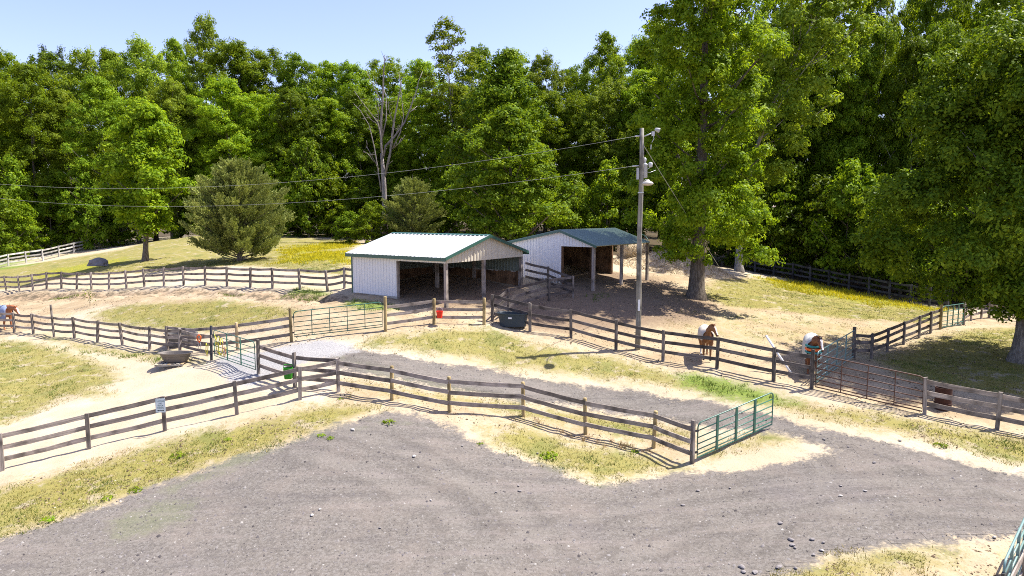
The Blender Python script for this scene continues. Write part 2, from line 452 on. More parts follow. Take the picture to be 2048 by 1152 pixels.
def mat_ground():
    t = NT('farmyard_ground'); pos = t.n('NewGeometry').outputs['Position']
    n0 = t.noise(pos, 0.16, 3); n1 = t.noise(pos, 0.6, 4, 0.6); n2 = t.noise(pos, 2.2, 4, 0.65); n3 = t.noise(pos, 9.0, 4, 0.7); n4 = t.noise(pos, 34.0, 3, 0.7)
    vor = t.n('TexVoronoi', {'Vector': pos, 'Scale': 16.0, 'Randomness': 1.0}); vc = t.n('SeparateColor', {'Color': vor.outputs['Color']}).outputs[0]
    e = t.math('ADD', t.math('MULTIPLY', t.math('SUBTRACT', n2, 0.5), 0.9), t.math('MULTIPLY', t.math('SUBTRACT', n3, 0.5), 0.7))
    e1 = t.math('ADD', e, t.math('MULTIPLY', t.math('SUBTRACT', n1, 0.5), 0.8))

    def mask(a, w=0.12, k=e, bias=0.0):
        return t.step(t.math('ADD', t.attr(a), t.math('ADD', k, bias)), 0.5 - w, 0.5 + w)
    # bare dirt
    dirt = t.mix(t.step(n1, 0.3, 0.7), DIRT0, DIRT1)
    dirt = t.mix(t.step(n0, 0.35, 0.65), dirt, DIRT2)
    dirt = t.mix(t.math('MULTIPLY', t.step(n3, 0.55, 0.8), 0.45), dirt, (0.24, 0.175, 0.11))
    dirt = t.mix(t.math('MULTIPLY', t.step(n4, 0.6, 0.75), 0.4), dirt, (0.16, 0.115, 0.075))
    tan = t.mix(t.step(n1, .35, .65), TAN0, TAN1); tan = t.mix(t.math('MULTIPLY', t.step(n3, .5, .75), .6), tan, (.19, .135, .085)); tan = t.mix(t.math('MULTIPLY', t.step(n4, .58, .75), .4), tan, (.12, .085, .055))
    dirt = t.mix(mask('tan', .45, e), dirt, tan)
    # dry grass
    nm = t.noise(pos, 4.5, 5, .75)
    gr = t.ramp(n3, [(0.22, G_GREEN), (0.42, G_MID), (0.6, G_STRAW), (0.8, G_PALE)])
    gr2 = t.ramp(n2, [(0.25, G_MID), (0.5, G_STRAW), (0.75, G_PALE)])
    gr = t.mix(0.45, gr, gr2)
    gr = t.mix(t.math('MULTIPLY', t.step(n1, 0.5, 0.68), 0.6), gr, G_GREEN)
    gr = t.mix(t.math('MULTIPLY', t.step(nm, 0.56, 0.66), 0.75), gr, (.075, .10, .02))
    gr = t.mix(t.math('MULTIPLY', t.step(n4, 0.5, 0.68), 0.6), gr, (0.095, 0.085, 0.03))
    gr = t.mix(t.math('MULTIPLY', t.step(t.noise(pos, 1.3, 4, .7), 0.54, 0.66), 0.7), gr, (0.36, 0.30, 0.22))
    c = t.mix(t.math('MULTIPLY', mask('grass', 0.38, e1, -0.05), 0.9), dirt, gr)
    lush = t.ramp(n3, [(0.25, (0.05, 0.085, 0.015)), (0.5, (0.13, 0.19, 0.028)), (0.75, (0.23, 0.265, 0.06))])
    c = t.mix(t.math('MULTIPLY', mask('green', 0.4, e1, 0.0), .9), c, lush)
    fl = t.ramp(t.noise(pos, 5.0, 3, 0.7), [(0.38, (0.15, 0.17, 0.035)), (0.56, (0.27, 0.25, 0.035)), (0.75, (0.46, 0.39, 0.02))])
    c = t.mix(mask('flower', 0.25, e1, -0.05), c, fl)
    soil = t.mix(n2, (0.15, 0.105, 0.068), (0.26, 0.19, 0.125))
    soil = t.mix(t.step(n3, 0.6, 0.75), soil, (0.08, 0.06, 0.043))
    c = t.mix(mask('soil', 0.35, e), c, soil)
    bank = t.mix(t.step(n2, 0.4, 0.6), (0.33, 0.235, 0.145), (0.09, 0.07, 0.045))
    c = t.mix(t.math('MULTIPLY', mask('bank', 0.25, e), 0.85), c, bank)
    # stone dust / gravel
    gv = t.ramp(n4, [(0.3, (0.065, 0.058, 0.052)), (0.5, GRAV), (0.72, (0.215, 0.198, 0.178))])
    gv = t.mix(0.5, gv, t.ramp(vc, [(0.0, (0.08, 0.072, 0.064)), (0.6, GRAV), (1.0, (0.205, 0.19, 0.172))]))
    gv = t.mix(t.math('MULTIPLY', t.step(n1, 0.45, 0.75), 0.4), gv, (0.215, 0.18, 0.15))
    gv = t.mix(t.math('MULTIPLY', t.step(n2, 0.62, 0.8), 0.45), gv, (0.07, 0.063, 0.064))
    gv = t.mix(t.math('MULTIPLY', t.step(n0, 0.55, 0.75), 0.4), gv, (0.12, 0.107, 0.11))
    film = t.ramp(n3, [(.3, (.10, .125, .055)), (.6, (.17, .175, .10)), (.8, (.24, .21, .16))])
    gv = t.mix(t.math('MULTIPLY', t.step(t.math('ADD', t.attr('weed'), t.math('MULTIPLY', e1, 1.1)), .5, 1.1), .5), gv, film)
    trw = t.math('MULTIPLY', t.attr('track'), t.step(n1, .25, .6))
    gv = t.mix(t.math('MULTIPLY', trw, .4), gv, (.20, .18, .155))
    gv = t.mix(t.math('MULTIPLY', t.attr('rut'), .3), gv, (.072, .063, .055))
    mp = t.n('Mapping', {'Vector': pos, 'Rotation': (0, 0, R(-12)), 'Scale': (.22, 2.4, 1)}).outputs[0]
    trk = t.noise(mp, 1.0, 5, .65)
    gv = t.mix(t.math('MULTIPLY', t.step(trk, .52, .70), .32), gv, (.075, .066, .067))
    gv = t.mix(t.math('MULTIPLY', t.step(trk, .50, .30), .35), gv, (.235, .20, .18))
    c = t.mix(mask('gravel', 0.16, e1), c, gv)
    pd = t.ramp(n4, [(0.3, (0.13, 0.127, 0.125)), (0.5, (0.30, 0.29, 0.28)), (0.72, (0.46, 0.45, 0.43))])
    c = t.mix(mask('pad', 0.2, e), c, pd)
    lit = t.mix(n3, (0.045, 0.035, 0.02), (0.10, 0.07, 0.04))
    lit = t.mix(t.step(n2, 0.55, 0.7), lit, (0.05, 0.08, 0.02))
    c = t.mix(mask('woods', 0.3, e), c, lit)
    h = t.math('ADD', t.math('MULTIPLY', n3, 1.0), t.math('MULTIPLY', n4, 0.5))
    return t.surf(c, 0.95, h, 0.55, 0.05, spec=0.1)


DIRT0 = (0.40, 0.33, 0.225); DIRT1 = (0.47, 0.405, 0.305); DIRT2 = (0.41, 0.335, 0.225); TAN0 = (0.31, 0.235, 0.14); TAN1 = (0.40, 0.32, 0.205)
G_GREEN = (0.09, 0.12, 0.018); G_MID = (0.165, 0.165, 0.03); G_STRAW = (0.25, 0.215, 0.055); G_PALE = (0.32, 0.26, 0.125)
GRAV = (0.156, 0.139, 0.118)
GROUND = mat_ground()
idx = np.arange(ny * nx).reshape(ny, nx)
Q = np.stack([idx[:-1, :-1].ravel(), idx[:-1, 1:].ravel(), idx[1:, 1:].ravel(), idx[1:, :-1].ravel()], 1)
V = np.column_stack([P, GZ])
GATTR = {'gravel': M_GRAVEL, 'pad': M_PAD, 'grass': M_GRASS, 'green': M_GREEN, 'flower': M_FLOWER, 'soil': M_SOIL, 'woods': M_WOODS, 'bank': M_BANK, 'weed': M_WEED, 'tan': M_TAN, 'track': M_TRACK, 'rut': M_RUT}
g = link('ground', mesh_np('ground', V, Q, GROUND, {k: ('POINT', a) for k, a in GATTR.items()}, True)); g['kind'] = 'structure'


def overlay(name, field, lift):
    jag = field + (vnoise(P[:, 0], P[:, 1], 2.0, 9) - .5) * 0.5 + (vnoise(P[:, 0], P[:, 1], 5.0, 10) - .5) * 0.4
    keep = (jag[Q] > 0.55).all(1)
    q = Q[keep]; used, inv = np.unique(q, return_inverse=True)
    me = mesh_np(name, V[used] + [0, 0, lift], inv.reshape(-1, 4), GROUND, {k: ('POINT', a[used]) for k, a in GATTR.items()}, True)
    o = link(name, me); o['kind'] = 'structure'; return o


overlay('gravel_road', M_GRAVEL, 0.006)
overlay('gravel_path', M_PAD, 0.004)


# ------------------------------------------------------------------ fences
def round_post(mb_, r, h, top=0.02):
    mb_.lathe([(r, -0.3), (r * 1.02, 0.1), (r * 0.98, h * .6), (r * .97, h - top), (r * .86, h)], 12)


def square_post(mb_, a, b, h):
    s = random.uniform(-.015, .015)
    mb_.add([(-a, -b, -.3), (a, -b, -.3), (a, b, -.3), (-a, b, -.3), (-a * .97, -b, h + s), (a * .97, -b, h - s), (a * .97, b, h - s), (-a * .97, b, h + s)],
            [(3, 2, 1, 0), (4, 5, 6, 7), (0, 1, 5, 4), (1, 2, 6, 5), (2, 3, 7, 6), (3, 0, 4, 7)])


def board(name, a, b, parent, mat, w=0.15, th=0.03, sag=0.015, seg=6):
    """rail board from a to b as an object with its own frame: x along the board"""
    a = Vector(a); b = Vector(b); d = b - a; L = d.length; ex = d.normalized()
    ey = Vector((0, 0, 1)).cross(ex).normalized(); ez = ex.cross(ey)
    M = Matrix((ex, ey, ez)).transposed().to_4x4()
    m = MB(); rings = []; tw = random.uniform(-.02, .02)
    for i in range(seg + 1):
        t = i / seg; x = t * L; dz = -sag * math.sin(math.pi * t) + random.uniform(-.006, .006); dy = random.uniform(-.006, .006) + tw * (t - .5)
        ww = w * random.uniform(.95, 1.04) / 2
        rings.append([(x, dy - th / 2, dz - ww), (x, dy + th / 2, dz - ww), (x, dy + th / 2, dz + ww), (x, dy - th / 2, dz + ww)])
    m.loft(rings)
    o = m.build(name, mat, parent)
    M.translation = a - (parent.location if parent else Vector())
    o.matrix_local = M
    return o


def fence(label, pts, rails=(0.38, 0.79, 1.2), group=None, pm=None, rm=None, side=-1, w=0.15, skip=(), lean=0.02, closed_tops=None, rad=0.07, sag=.015):
    """pts: (x, y, post height, style 'r' round / 's' square / 'n' no post)"""
    pm = pm or WOOD_P; rm = rm or WOOD_R
    x0, y0 = pts[0][:2]
    root = thing('wooden_fence', label, 'fence', (x0, y0, gz(x0, y0)), 0, group)
    base = [Vector((p[0], p[1], gz(p[0], p[1]))) for p in pts]
    N = len(pts)
    for i, p in enumerate(pts):
        if p[3] == 'n': continue
        m = MB()
        if p[3][0] == 'r': round_post(m, rad, p[2])
        else: square_post(m, .065, .05, p[2])
        mt = {'rt': WOOD_T, 'rb': BLACK, 'rn': WOOD_N}.get(p[3], pm)
        o = m.build('post', mt, root, p[3][0] == 'r')
        if p[3][0] == 'r': o.data.shade_auto_smooth(R(40)) if hasattr(o.data, 'shade_auto_smooth') else None
        o.location = base[i] - root.location
        a = base[min(i + 1, N - 1)] - base[max(i - 1, 0)]
        o.rotation_euler = (random.gauss(0, lean), random.gauss(0, lean), math.atan2(a.y, a.x))
    for i in range(N - 1):
        if i in skip: continue
        d = base[i + 1] - base[i]; nrm = Vector((d.y, -d.x, 0)).normalized() * (-side) * -1
        off = nrm * (0.05 + 0.018 if pts[i][3][0] != 'r' else rad + .012)
        for k, h in enumerate(rails):
            j = random.uniform(-.02, .02)
            board('rail', base[i] + off + Vector((0, 0, h + j)), base[i + 1] + off + Vector((0, 0, h + random.uniform(-.02, .02))), root, rm, w, .03, sag)
    return root


def fpx(lst, h=1.3, st='s'):
    out = []
    for q in lst:
        p = gp(q[0], q[1]); out.append((p.x, p.y, q[2] if len(q) > 2 and q[2] else h, q[3] if len(q) > 3 else st))
    return out


def gate(label, a, b, mat, h=1.25, clear=0.12, bars=6, stiles=3, r=0.024, group=None, wide=False):
    """tubular field gate from ground point a (hinge) to b"""
    a = Vector(a); b = Vector(b)
    a.z = gz(a.x, a.y); b.z = gz(b.x, b.y)
    d = b - a; L = d.length; slope = d.z / math.hypot(d.x, d.y)
    root = thing('metal_gate', label, 'gate', a, math.atan2(d.y, d.x), group)
    Lh = math.hypot(d.x, d.y); z0 = clear; z1 = clear + h; c = 0.16; x0 = .04; x1 = Lh - .04
    S = lambda x, z: (x, 0, z + slope * x)
    path = [S(x0, z0), S(x1, z0)]
    path += [S(x1, z1 - c)] + [S(x1 - c + c * math.cos(t), z1 - c + c * math.sin(t)) for t in (R(22), R(45), R(68))] + [S(x1 - c, z1)]
    path += [S(x0 + c, z1)] + [S(x0 + c - c * math.sin(t), z1 - c + c * math.cos(t)) for t in (R(22), R(45), R(68))] + [S(x0, z1 - c)]
    m = MB(); m.tube(path, r, 8, closed=True); m.build('frame', mat, root, True)
    fr = [((i / (bars - 1)) ** 1.35) for i in range(1, bars - 1)]
    for f in fr:
        m = MB(); z = z0 + h * f; m.tube([S(x0, z), S((x0 + x1) / 2, z), S(x1, z)], r * .85, 8); m.build('bar', mat, root, True)
    for k in range(stiles):
        x = x0 + (x1 - x0) * (k + 1) / (stiles + 1); m = MB()
        w = .04 if wide else .016
        m.add([S(x - w, z0) , S(x + w, z0), S(x + w, z1), S(x - w, z1)] , [])
        vs = [Vector(S(x + sx * w, zz)) + Vector((0, sy * (r + .004), 0)) for zz in (z0 - .01, z1 + .005) for sx, sy in ((-1, -1), (1, -1), (1, 1), (-1, 1))]
        m = MB(); m.add(vs, [(3, 2, 1, 0), (4, 5, 6, 7), (0, 1, 5, 4), (1, 2, 6, 5), (2, 3, 7, 6), (3, 0, 4, 7)])
        m.build('stile', mat, root)
    m = MB()
    for z in (z0 + .2, z1 - .25): m.box(-.06, .06, -.03, .03, z - .03, z + .03)
    m.build('hinge', BLACK, root)
    return root


F_A = fence('grey three-board fence beside the dark gravel, carrying the parking sign',
            fpx([(-330, 1010), (-170, 972), (5, 939), (178, 897), (330, 862), (474, 829), (600, 800), (677, 781, 1.36)]), side=-1, w=.16)
F_B = fence('grey board fence on round posts between the gravel lot and gravel drive',
            fpx([(677.5, 780.5, 0.3, 'n'), (784, 799, 1.36, 'rt'), (899, 824, 1.38, 'rt'), (1047, 831, 1.36, 'rt'), (1171, 866, 1.38, 'rt'), (1307, 895, 1.36, 'rt'), (1384, 927, 1.5, 's')]), side=1, w=.16, rad=.075)
F_C = fence('brown-topped fence running from small green gate to the sign fence corner',
            fpx([(517, 747, 1.5), (590, 776, 1.42), (672, 779, .3, 'n')]), side=-1, w=.16)
F_D = fence('sagging grey fence across the left paddock ending at black post',
            fpx([(-70, 658), (29, 665), (67, 668), (108, 673, 1.9, 'r'), (149, 677), (195, 683), (245, 690), (299.5, 698.5), (360, 705), (423, 721.5, 1.62, 'rb')], 1.22), rails=(.36, .74, 1.1), side=-1, w=.14, lean=.05, sag=.05, rad=.06)
F_E = fence('grey fence on tan round posts left of the closed green gate',
            fpx([(335, 700, 1.25), (390, 704, 1.25, 'n'), (475, 698, 1.32, 'rn'), (583, 685.5, 1.62, 'rt')], 1.25), rails=(.36, .75, 1.14), side=-1, w=.15)
F_F = fence('grey fence on round posts below open shed, with red bucket',
            fpx([(771, 662, 1.68, 'rt'), (868, 650, 1.28, 'rt'), (968, 649, 1.36, 'rt')]), rails=(.36, .75, 1.13), side=-1, w=.15, rad=.08)
F_G = fence('dark weathered fence between lawn and bare paddock past the utility pole',
            fpx([(985, 641, 1.36), (1060, 662, 1.45), (1142, 674.6, 1.43), (1232, 698, 1.48), (1326, 720, 1.42), (1434, 735, 1.36), (1547, 763, 1.42), (1623, 779, 1.6)]), rails=(.42, .86, 1.3), pm=WOOD_DP, rm=WOOD_D, side=-1, w=.15)
F_H = fence('dark zigzag fence of the small pen between the two sheds',
            fpx([(1000, 640, .3, 'n'), (1018, 626), (1098, 602), (1146, 596), (1096, 574), (1052, 566, .3, 'n')]), pm=WOOD_DP, rm=WOOD_D, side=-1, w=.15)
F_I = fence('dark curving fence climbing from teal gate to small far gate',
            fpx([(1707, 717, 1.5), (1743, 718), (1774, 704), (1807, 689), (1838, 674), (1861, 666), (1880, 659, 1.5, 'rt')], 1.22), rails=(.4, .78, 1.1), pm=WOOD_DP, rm=WOOD_D, side=-1, w=.15)
F_J = fence('short grey fence beyond the small green gate under big tree',
            fpx([(1927, 650, 1.6, 'r'), (1942, 641), (1962, 637), (1978, 636), (2018, 640), (2075, 646)], 1.25), rails=(.36, .75, 1.1), side=-1, w=.15)
F_K = fence('grey fence right of brown gate, rusty barrel behind it',
            fpx([(1849, 828, 1.4), (1994, 858, 1.36), (2160, 890, 1.36)]), side=-1, w=.17)
F_L = fence('long grey fence along the foot of the grassy hill',
            fpx([(-130, 585), (-75, 582), (-30, 581), (12.6, 580), (39, 580), (66, 579.5), (93.5, 578), (123, 577), (153.5, 577.5), (183, 578), (218, 577.5), (253, 575), (289, 573), (328, 570.5), (367.5, 569),
                 (410.5, 570), (454, 571.5), (500.6, 573.7), (545, 576), (600, 578), (655, 581)], 1.3), rails=(.38, .78, 1.18), side=-1, w=.15, lean=.04, sag=.03)
F_M = fence('short pale rail fence joining hill fence to the shed corner',
            fpx([(655, 581, .3, 'n'), (689, 577, 1.3), (703, 580, .3, 'n')]), rails=(.4, .8, 1.2), side=-1, w=.15, sag=.03)
F_N = fence('pale three-rail fence slanting along the wood on the hill',
            fpx([(-60, 553), (-15, 541), (17, 532.5), (53, 526.5), (86, 521.5), (118, 514), (148, 507), (178, 500)], 1.3), rails=(.4, .8, 1.2), pm=WOOD_WP, rm=WOOD_W, side=-1, w=.16)
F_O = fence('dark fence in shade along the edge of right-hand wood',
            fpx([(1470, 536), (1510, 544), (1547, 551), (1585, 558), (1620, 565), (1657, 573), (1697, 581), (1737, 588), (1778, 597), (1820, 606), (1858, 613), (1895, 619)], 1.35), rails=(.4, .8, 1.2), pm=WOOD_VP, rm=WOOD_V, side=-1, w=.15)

G_A = gate('dark green swing gate standing open at end of round-post fence', gp(1392, 924), gp(1545, 856), GATE_G, 1.2, .14, 7, 3, .024, None, True)
G_B = gate('closed long green gate facing the pale gravel', gp(583, 685.5) + Vector((.1, 0, 0)), gp(771, 662) - Vector((.1, 0, 0)), GATE_G, 1.2, .22, 7, 4, .022)
G_C = gate('small green gate hung with yellow rope beside black post', gp(424, 721.5) + Vector((.12, 0, 0)), gp(516, 747) - Vector((.08, 0, 0)), GATE_G, 1.22, .2, 7, 2, .02)
G_D = gate('rusty brown gate closing the right paddock', gp(1628, 779), gp(1846, 828), GATE_B, 1.3, .1, 7, 3, .026)
_ga = gp(1707, 717)
G_E = gate('pale teal gate standing open behind the rusty gate', _ga, gp(1633, 776) + Vector((.1, .3, 0)), GATE_P, 1.25, .1, 6, 3, .024)
G_F = gate('small green far gate at the top of curving fence', gp(1882, 658.5), gp(1926, 650.5), GATE_G, 1.2, .1, 6, 3, .024)
# corner gate and fence at the bottom right edge
G_G = gate('teal gate folded back beside grey boards in the bottom right corner', (10.25, 13.5, 0), (12.8, 16.1, 0), GATE_P, 1.25, .1, 6, 3, .026, None, True)
F_P = fence('pale grey fence in front of the teal gate at bottom right', [(8.85, 11.75, 1.3, 's'), (11.15, 14.05, 1.3, 's'), (13.45, 16.35, 1.3, 's')], side=-1, w=.16, pm=WOOD_P)
# ------------------------------------------------------------------ sheds
def mat_metal(name, col, rough=0.4, dirt=0.2, metal=0.0):
    t = NT(name); oc = t.n('TexCoord').outputs['Object']
    v = t.n('VectorMath', {0: oc, 1: (3, 3, .5)}, operation='MULTIPLY').outputs[0]
    n = t.noise(v, 1.2, 4, .6); n2 = t.noise(oc, 14, 3)
    c = t.mix(t.math('MULTIPLY', t.step(n, .45, .8), dirt), col, tuple(x * y for x, y in zip(col, (.62, .56, .48))))
    c = t.mix(t.math('MULTIPLY', t.step(n2, .62, .75), dirt * .5), c, tuple(x * .55 for x in col))
    return t.surf(c, rough, n2, .04, .01, metal, .5)


MT_WHITE = mat_metal('white_painted_steel', (0.74, 0.73, 0.72), .45)
M_BEIGE = mat_metal('aged_cream_steel', (0.62, 0.56, 0.44), .5, .45)
M_ROOFW = mat_metal('bare_light_roof_steel', (0.56, 0.56, 0.56), .42, .25, .2)
MT_GREEN = mat_metal('green_roof_steel', (0.19, 0.25, 0.21), .33, .3)
MT_TRIM = mat_metal('dark_green_trim', (0.035, 0.10, 0.075), .4, .2)
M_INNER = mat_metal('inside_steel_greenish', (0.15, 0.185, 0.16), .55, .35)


def ribbed(m, P0, ex, ez_top, ez_bot, L, n, pitch=0.2286, t=0.012, rib=0.03, rw=0.03):
    """sheet starting at P0 running along ex for L, bottom z ez_bot(x), top z ez_top(x); ribs project along n"""
    ex = Vector(ex); n = Vector(n); P0 = Vector(P0)
    k = max(1, int(round(L / pitch))); st = L / k
    for i in range(k):
        xa, xb = i * st, (i + 1) * st
        q = []
        for off in (0, t):
            for x in (xa, xb):
                b = P0 + ex * x + n * off
                q.append((b.x, b.y, ez_bot(x))); q.append((b.x, b.y, ez_top(x)))
        # q: off0: xa b,t ; xb b,t ; off1...
        m.add(q, [(0, 1, 3, 2), (4, 6, 7, 5), (0, 2, 6, 4), (1, 5, 7, 3)])
        x = xa + st * .5
        vs = []
        for z in (ez_bot, ez_top):
            for dx, o in ((-rw, t), (-rw * .5, t + rib), (rw * .5, t + rib), (rw, t)):
                b = P0 + ex * (x + dx) + n * o; vs.append((b.x, b.y, z(x + dx) - (0.002 if z is ez_top else -.002)))
        m.add(vs, [(0, 4, 5, 1), (1, 5, 6, 2), (2, 6, 7, 3), (0, 1, 2, 3), (7, 6, 5, 4)])
    b0, b1 = P0, P0 + ex * L
    for b, x in ((b0, 0), (b1, L)):
        c = b + n * t
        m.add([(b.x, b.y, ez_bot(x)), (c.x, c.y, ez_bot(x)), (c.x, c.y, ez_top(x)), (b.x, b.y, ez_top(x))], [(0, 1, 2, 3)])


def roof_slope(m, x0, z0, x1, z1, ya, yb, pitch=.30, t=.03, rib=.045):
    """sheet from eave (x0,z0) to ridge (x1,z1), running ya..yb, with ribs up the slope"""
    ex = Vector((x1 - x0, 0, z1 - z0)); nrm = Vector((-(z1 - z0), 0, x1 - x0)).normalized()
    if nrm.z < 0: nrm = -nrm
    A = Vector((x0, 0, z0)); B = Vector((x1, 0, z1))
    def pt(p, y, o): v = p + nrm * o; return (v.x, y, v.z)
    vs = [pt(p, y, o) for o in (0, t) for y in (ya, yb) for p in (A, B)]
    m.add(vs, [(0, 2, 3, 1), (4, 5, 7, 6), (0, 1, 5, 4), (1, 3, 7, 5), (3, 2, 6, 7), (2, 0, 4, 6)])
    k = int(round((yb - ya) / pitch)); st = (yb - ya) / k
    for i in range(k + 1):
        y = ya + i * st; y = min(max(y, ya + .03), yb - .03); w = .03
        vs = []
        for p in (A, B):
            for dy, o in ((-w, t), (-w * .45, t + rib), (w * .45, t + rib), (w, t)):
                vs.append(pt(p, y + dy, o))
        m.add(vs, [(0, 1, 5, 4), (1, 2, 6, 5), (2, 3, 7, 6), (3, 2, 1, 0), (4, 5, 6, 7)])


def plank_wall(m, P0, ex, L, z0, z1, n, w=.2, t=.03):
    ex = Vector(ex); n = Vector(n); P0 = Vector(P0); x = 0
    while x < L - .02:
        ww = min(w * random.uniform(.85, 1.15), L - x); j = random.uniform(0, .012); dz = random.uniform(-.05, .04)
        vs = []
        for z in (z0, z1 + dz):
            for a, o in ((x, j), (x + ww - .012, j), (x + ww - .012, t + j), (x, t + j)):
                b = P0 + ex * a + n * o; vs.append((b.x, b.y, z))
        m.add(vs, [(0, 1, 2, 3), (7, 6, 5, 4), (0, 4, 5, 1), (1, 5, 6, 2), (2, 6, 7, 3), (3, 7, 4, 0)])
        x += ww


def wpost(name, root, x, y, z0, z1, mt, w=.075):
    m = MB(); m.box(-w, w, -w, w, 0, z1 - z0)
    # slight chew marks and taper
    m.v = [(a * random.uniform(.92, 1.05), b * random.uniform(.92, 1.05), c) for a, b, c in m.v]
    o = m.build(name, mt, root, loc=(x, y, z0)); return o


# front shed: gable end to the right, low wall to the left
ang1 = R(55); A1 = gp(893, 618)
Z1 = A1.z
S1 = thing('open_shed', 'white and cream open-fronted shed with white roof, nearer of the two', 'shed', (A1.x, A1.y, Z1), ang1)
W1, L1 = 7.2, 7.2; E1 = 2.78; RZ1 = E1 + 1.0; OP1 = 2.42


def l2w(root, x, y):
    a = root.rotation_euler.z; return root.location.x + x * math.cos(a) - y * math.sin(a), root.location.y + x * math.sin(a) + y * math.cos(a)


def lz(root, x, y):
    return gz(*l2w(root, x, y)) - root.location.z


top1 = lambda x: E1 + (RZ1 - E1) * (1 - abs(x - W1 / 2) / (W1 / 2))
YP = 3.63
zl0, zl1 = lz(S1, 0, YP), lz(S1, 0, L1)
m = MB(); ribbed(m, (0, YP, 0), (0, 1, 0), lambda x: E1, lambda x: .38, L1 - YP, (-1, 0, 0)); m.build('side_wall', MT_WHITE, S1)
m = MB(); ribbed(m, (0, .02, 0), (0, 1, 0), lambda x: E1, lambda x: OP1, YP - .025, (-1, 0, 0)); m.build('header_panel', MT_WHITE, S1)
board('skirt_board', S1.location + Vector((*[a - b for a, b in zip(l2w(S1, -.03, L1), S1.location[:2])], .2)), S1.location, S1, WOOD_S) if False else None
for z in (.10, .31):
    m = MB(); m.box(-.045, -.008, YP - .05, L1 + .03, z - .102, z + .102); m.build('skirt_board', WOOD_S, S1)
m = MB(); ribbed(m, (.02, 0, 0), (1, 0, 0), lambda x: top1(x + .02) - .03, lambda x: OP1, W1 - .04, (0, -1, 0), .28, .012, .05, .035); m.build('gable_panel', M_BEIGE, S1)
m = MB(); ribbed(m, (W1, 0.02, 0), (0, 1, 0), lambda x: E1, lambda x: .2, L1 - .04, (1, 0, 0)); m.build('side_wall', MT_WHITE, S1)
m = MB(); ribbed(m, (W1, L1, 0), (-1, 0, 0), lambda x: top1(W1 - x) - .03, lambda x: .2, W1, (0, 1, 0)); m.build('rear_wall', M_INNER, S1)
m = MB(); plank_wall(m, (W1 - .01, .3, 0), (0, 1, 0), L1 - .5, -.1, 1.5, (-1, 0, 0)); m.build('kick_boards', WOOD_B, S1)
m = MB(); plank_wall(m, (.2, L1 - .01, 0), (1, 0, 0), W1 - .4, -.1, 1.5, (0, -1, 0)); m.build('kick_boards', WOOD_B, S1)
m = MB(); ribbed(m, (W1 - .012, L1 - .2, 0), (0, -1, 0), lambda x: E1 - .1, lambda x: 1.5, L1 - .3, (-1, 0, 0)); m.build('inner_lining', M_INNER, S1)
for x, y in ((0.08, .08), (3.36, .08), (W1 - .08, .08), (.08, YP), (3.5, 3.7), (W1 - .1, 3.7), (.08, L1 - .08), (W1 - .1, L1 - .1)):
    wpost('post', S1, x, y, lz(S1, x, y) - .3, (E1 if y > .1 else OP1 + .02), WOOD_P, .085)
m = MB()
m.box(-.02, .06, 0, L1, E1 - .2, E1 - .01); m.box(W1 - .06, W1 - .02, 0, L1, E1 - .2, E1 - .01); m.box(.06, W1 - .06, .02, .07, OP1 - .01, OP1 + .2)
for y in (1.8, 3.6, 5.4):
    m.tube([(.06, y, E1 - .05), (W1 / 2, y, RZ1 - .12)], .05, 4); m.tube([(W1 - .06, y, E1 - .05), (W1 / 2, y, RZ1 - .12)], .05, 4)
m.build('roof_beam', WOOD_B, S1)
OV = .32; sl = (RZ1 - E1) / (W1 / 2); zo = E1 - sl * OV
m = MB(); roof_slope(m, -OV, zo, W1 / 2 - .003, RZ1 - .003, -.22, L1 + .2); m.build('roof_panel', M_ROOFW, S1)
m = MB(); roof_slope(m, W1 + OV, zo, W1 / 2 + .003, RZ1 - .003, -.22, L1 + .2); m.build('roof_panel', M_ROOFW, S1)
m = MB(); m.box(-OV - .03, -OV, -.24, L1 + .22, zo - .15, zo + .045); m.build('fascia', MT_TRIM, S1)
m = MB(); m.box(W1 + OV, W1 + OV + .03, -.24, L1 + .22, zo - .15, zo + .045); m.build('fascia', MT_TRIM, S1)


def rake(root, xa, za, xb, zb, y, t=.03, d=.17):
    m = MB(); vs = []
    for yy in (y, y - t):
        for x, z in ((xa, za), (xb, zb)): vs += [(x, yy, z + .07), (x, yy, z - d + .07)]
    m.add(vs, [(0, 1, 3, 2), (4, 6, 7, 5), (0, 2, 6, 4), (1, 5, 7, 3), (0, 4, 5, 1), (2, 3, 7, 6)])
    m.build('rake_trim', MT_TRIM, root)


rake(S1, -OV, zo, W1 / 2, RZ1, -.225); rake(S1, W1 / 2 + .001, RZ1, W1 + OV, zo, -.225)
rake(S1, -OV, zo, W1 / 2, RZ1, L1 + .24); rake(S1, W1 / 2 + .001, RZ1, W1 + OV, zo, L1 + .24)
m = MB(); m.add([(W1 / 2 - .2, y, RZ1 + .07 - .2 * sl) if k == 0 else (W1 / 2, y, RZ1 + .085) if k == 1 else (W1 / 2 + .2, y, RZ1 + .07 - .2 * sl) for y in (-.25, L1 + .25) for k in range(3)], [(0, 1, 4, 3), (1, 2, 5, 4)]); m.build('ridge_cap', MT_TRIM, S1)
m = MB(); m.box(-.05, .03, L1 - .02, L1 + .06, .0, E1 - .1); m.build('corner_trim', MT_TRIM, S1)

# rear shed: white gable wall, open right bay, green roof
R2 = at(1187, 577.6, 41); ca, sa = .766, -.642
L2 = Vector((R2.x - 6.41 * ca, R2.y - 6.41 * sa, 0)); Z2 = gz(R2.x, R2.y)
S2 = thing('open_shed', 'white shed with green metal roof and open right bay, farther of the two', 'shed', (L2.x, L2.y, Z2), math.atan2(sa, ca))
W2, D2, XA = 6.41, 6.0, 3.99; E2 = 2.8; RZ2 = E2 + .8


def top2(x):
    return E2 + (RZ2 - E2) * (x / XA) if x < XA else RZ2 - (RZ2 - E2) * (x - XA) / (W2 - XA)


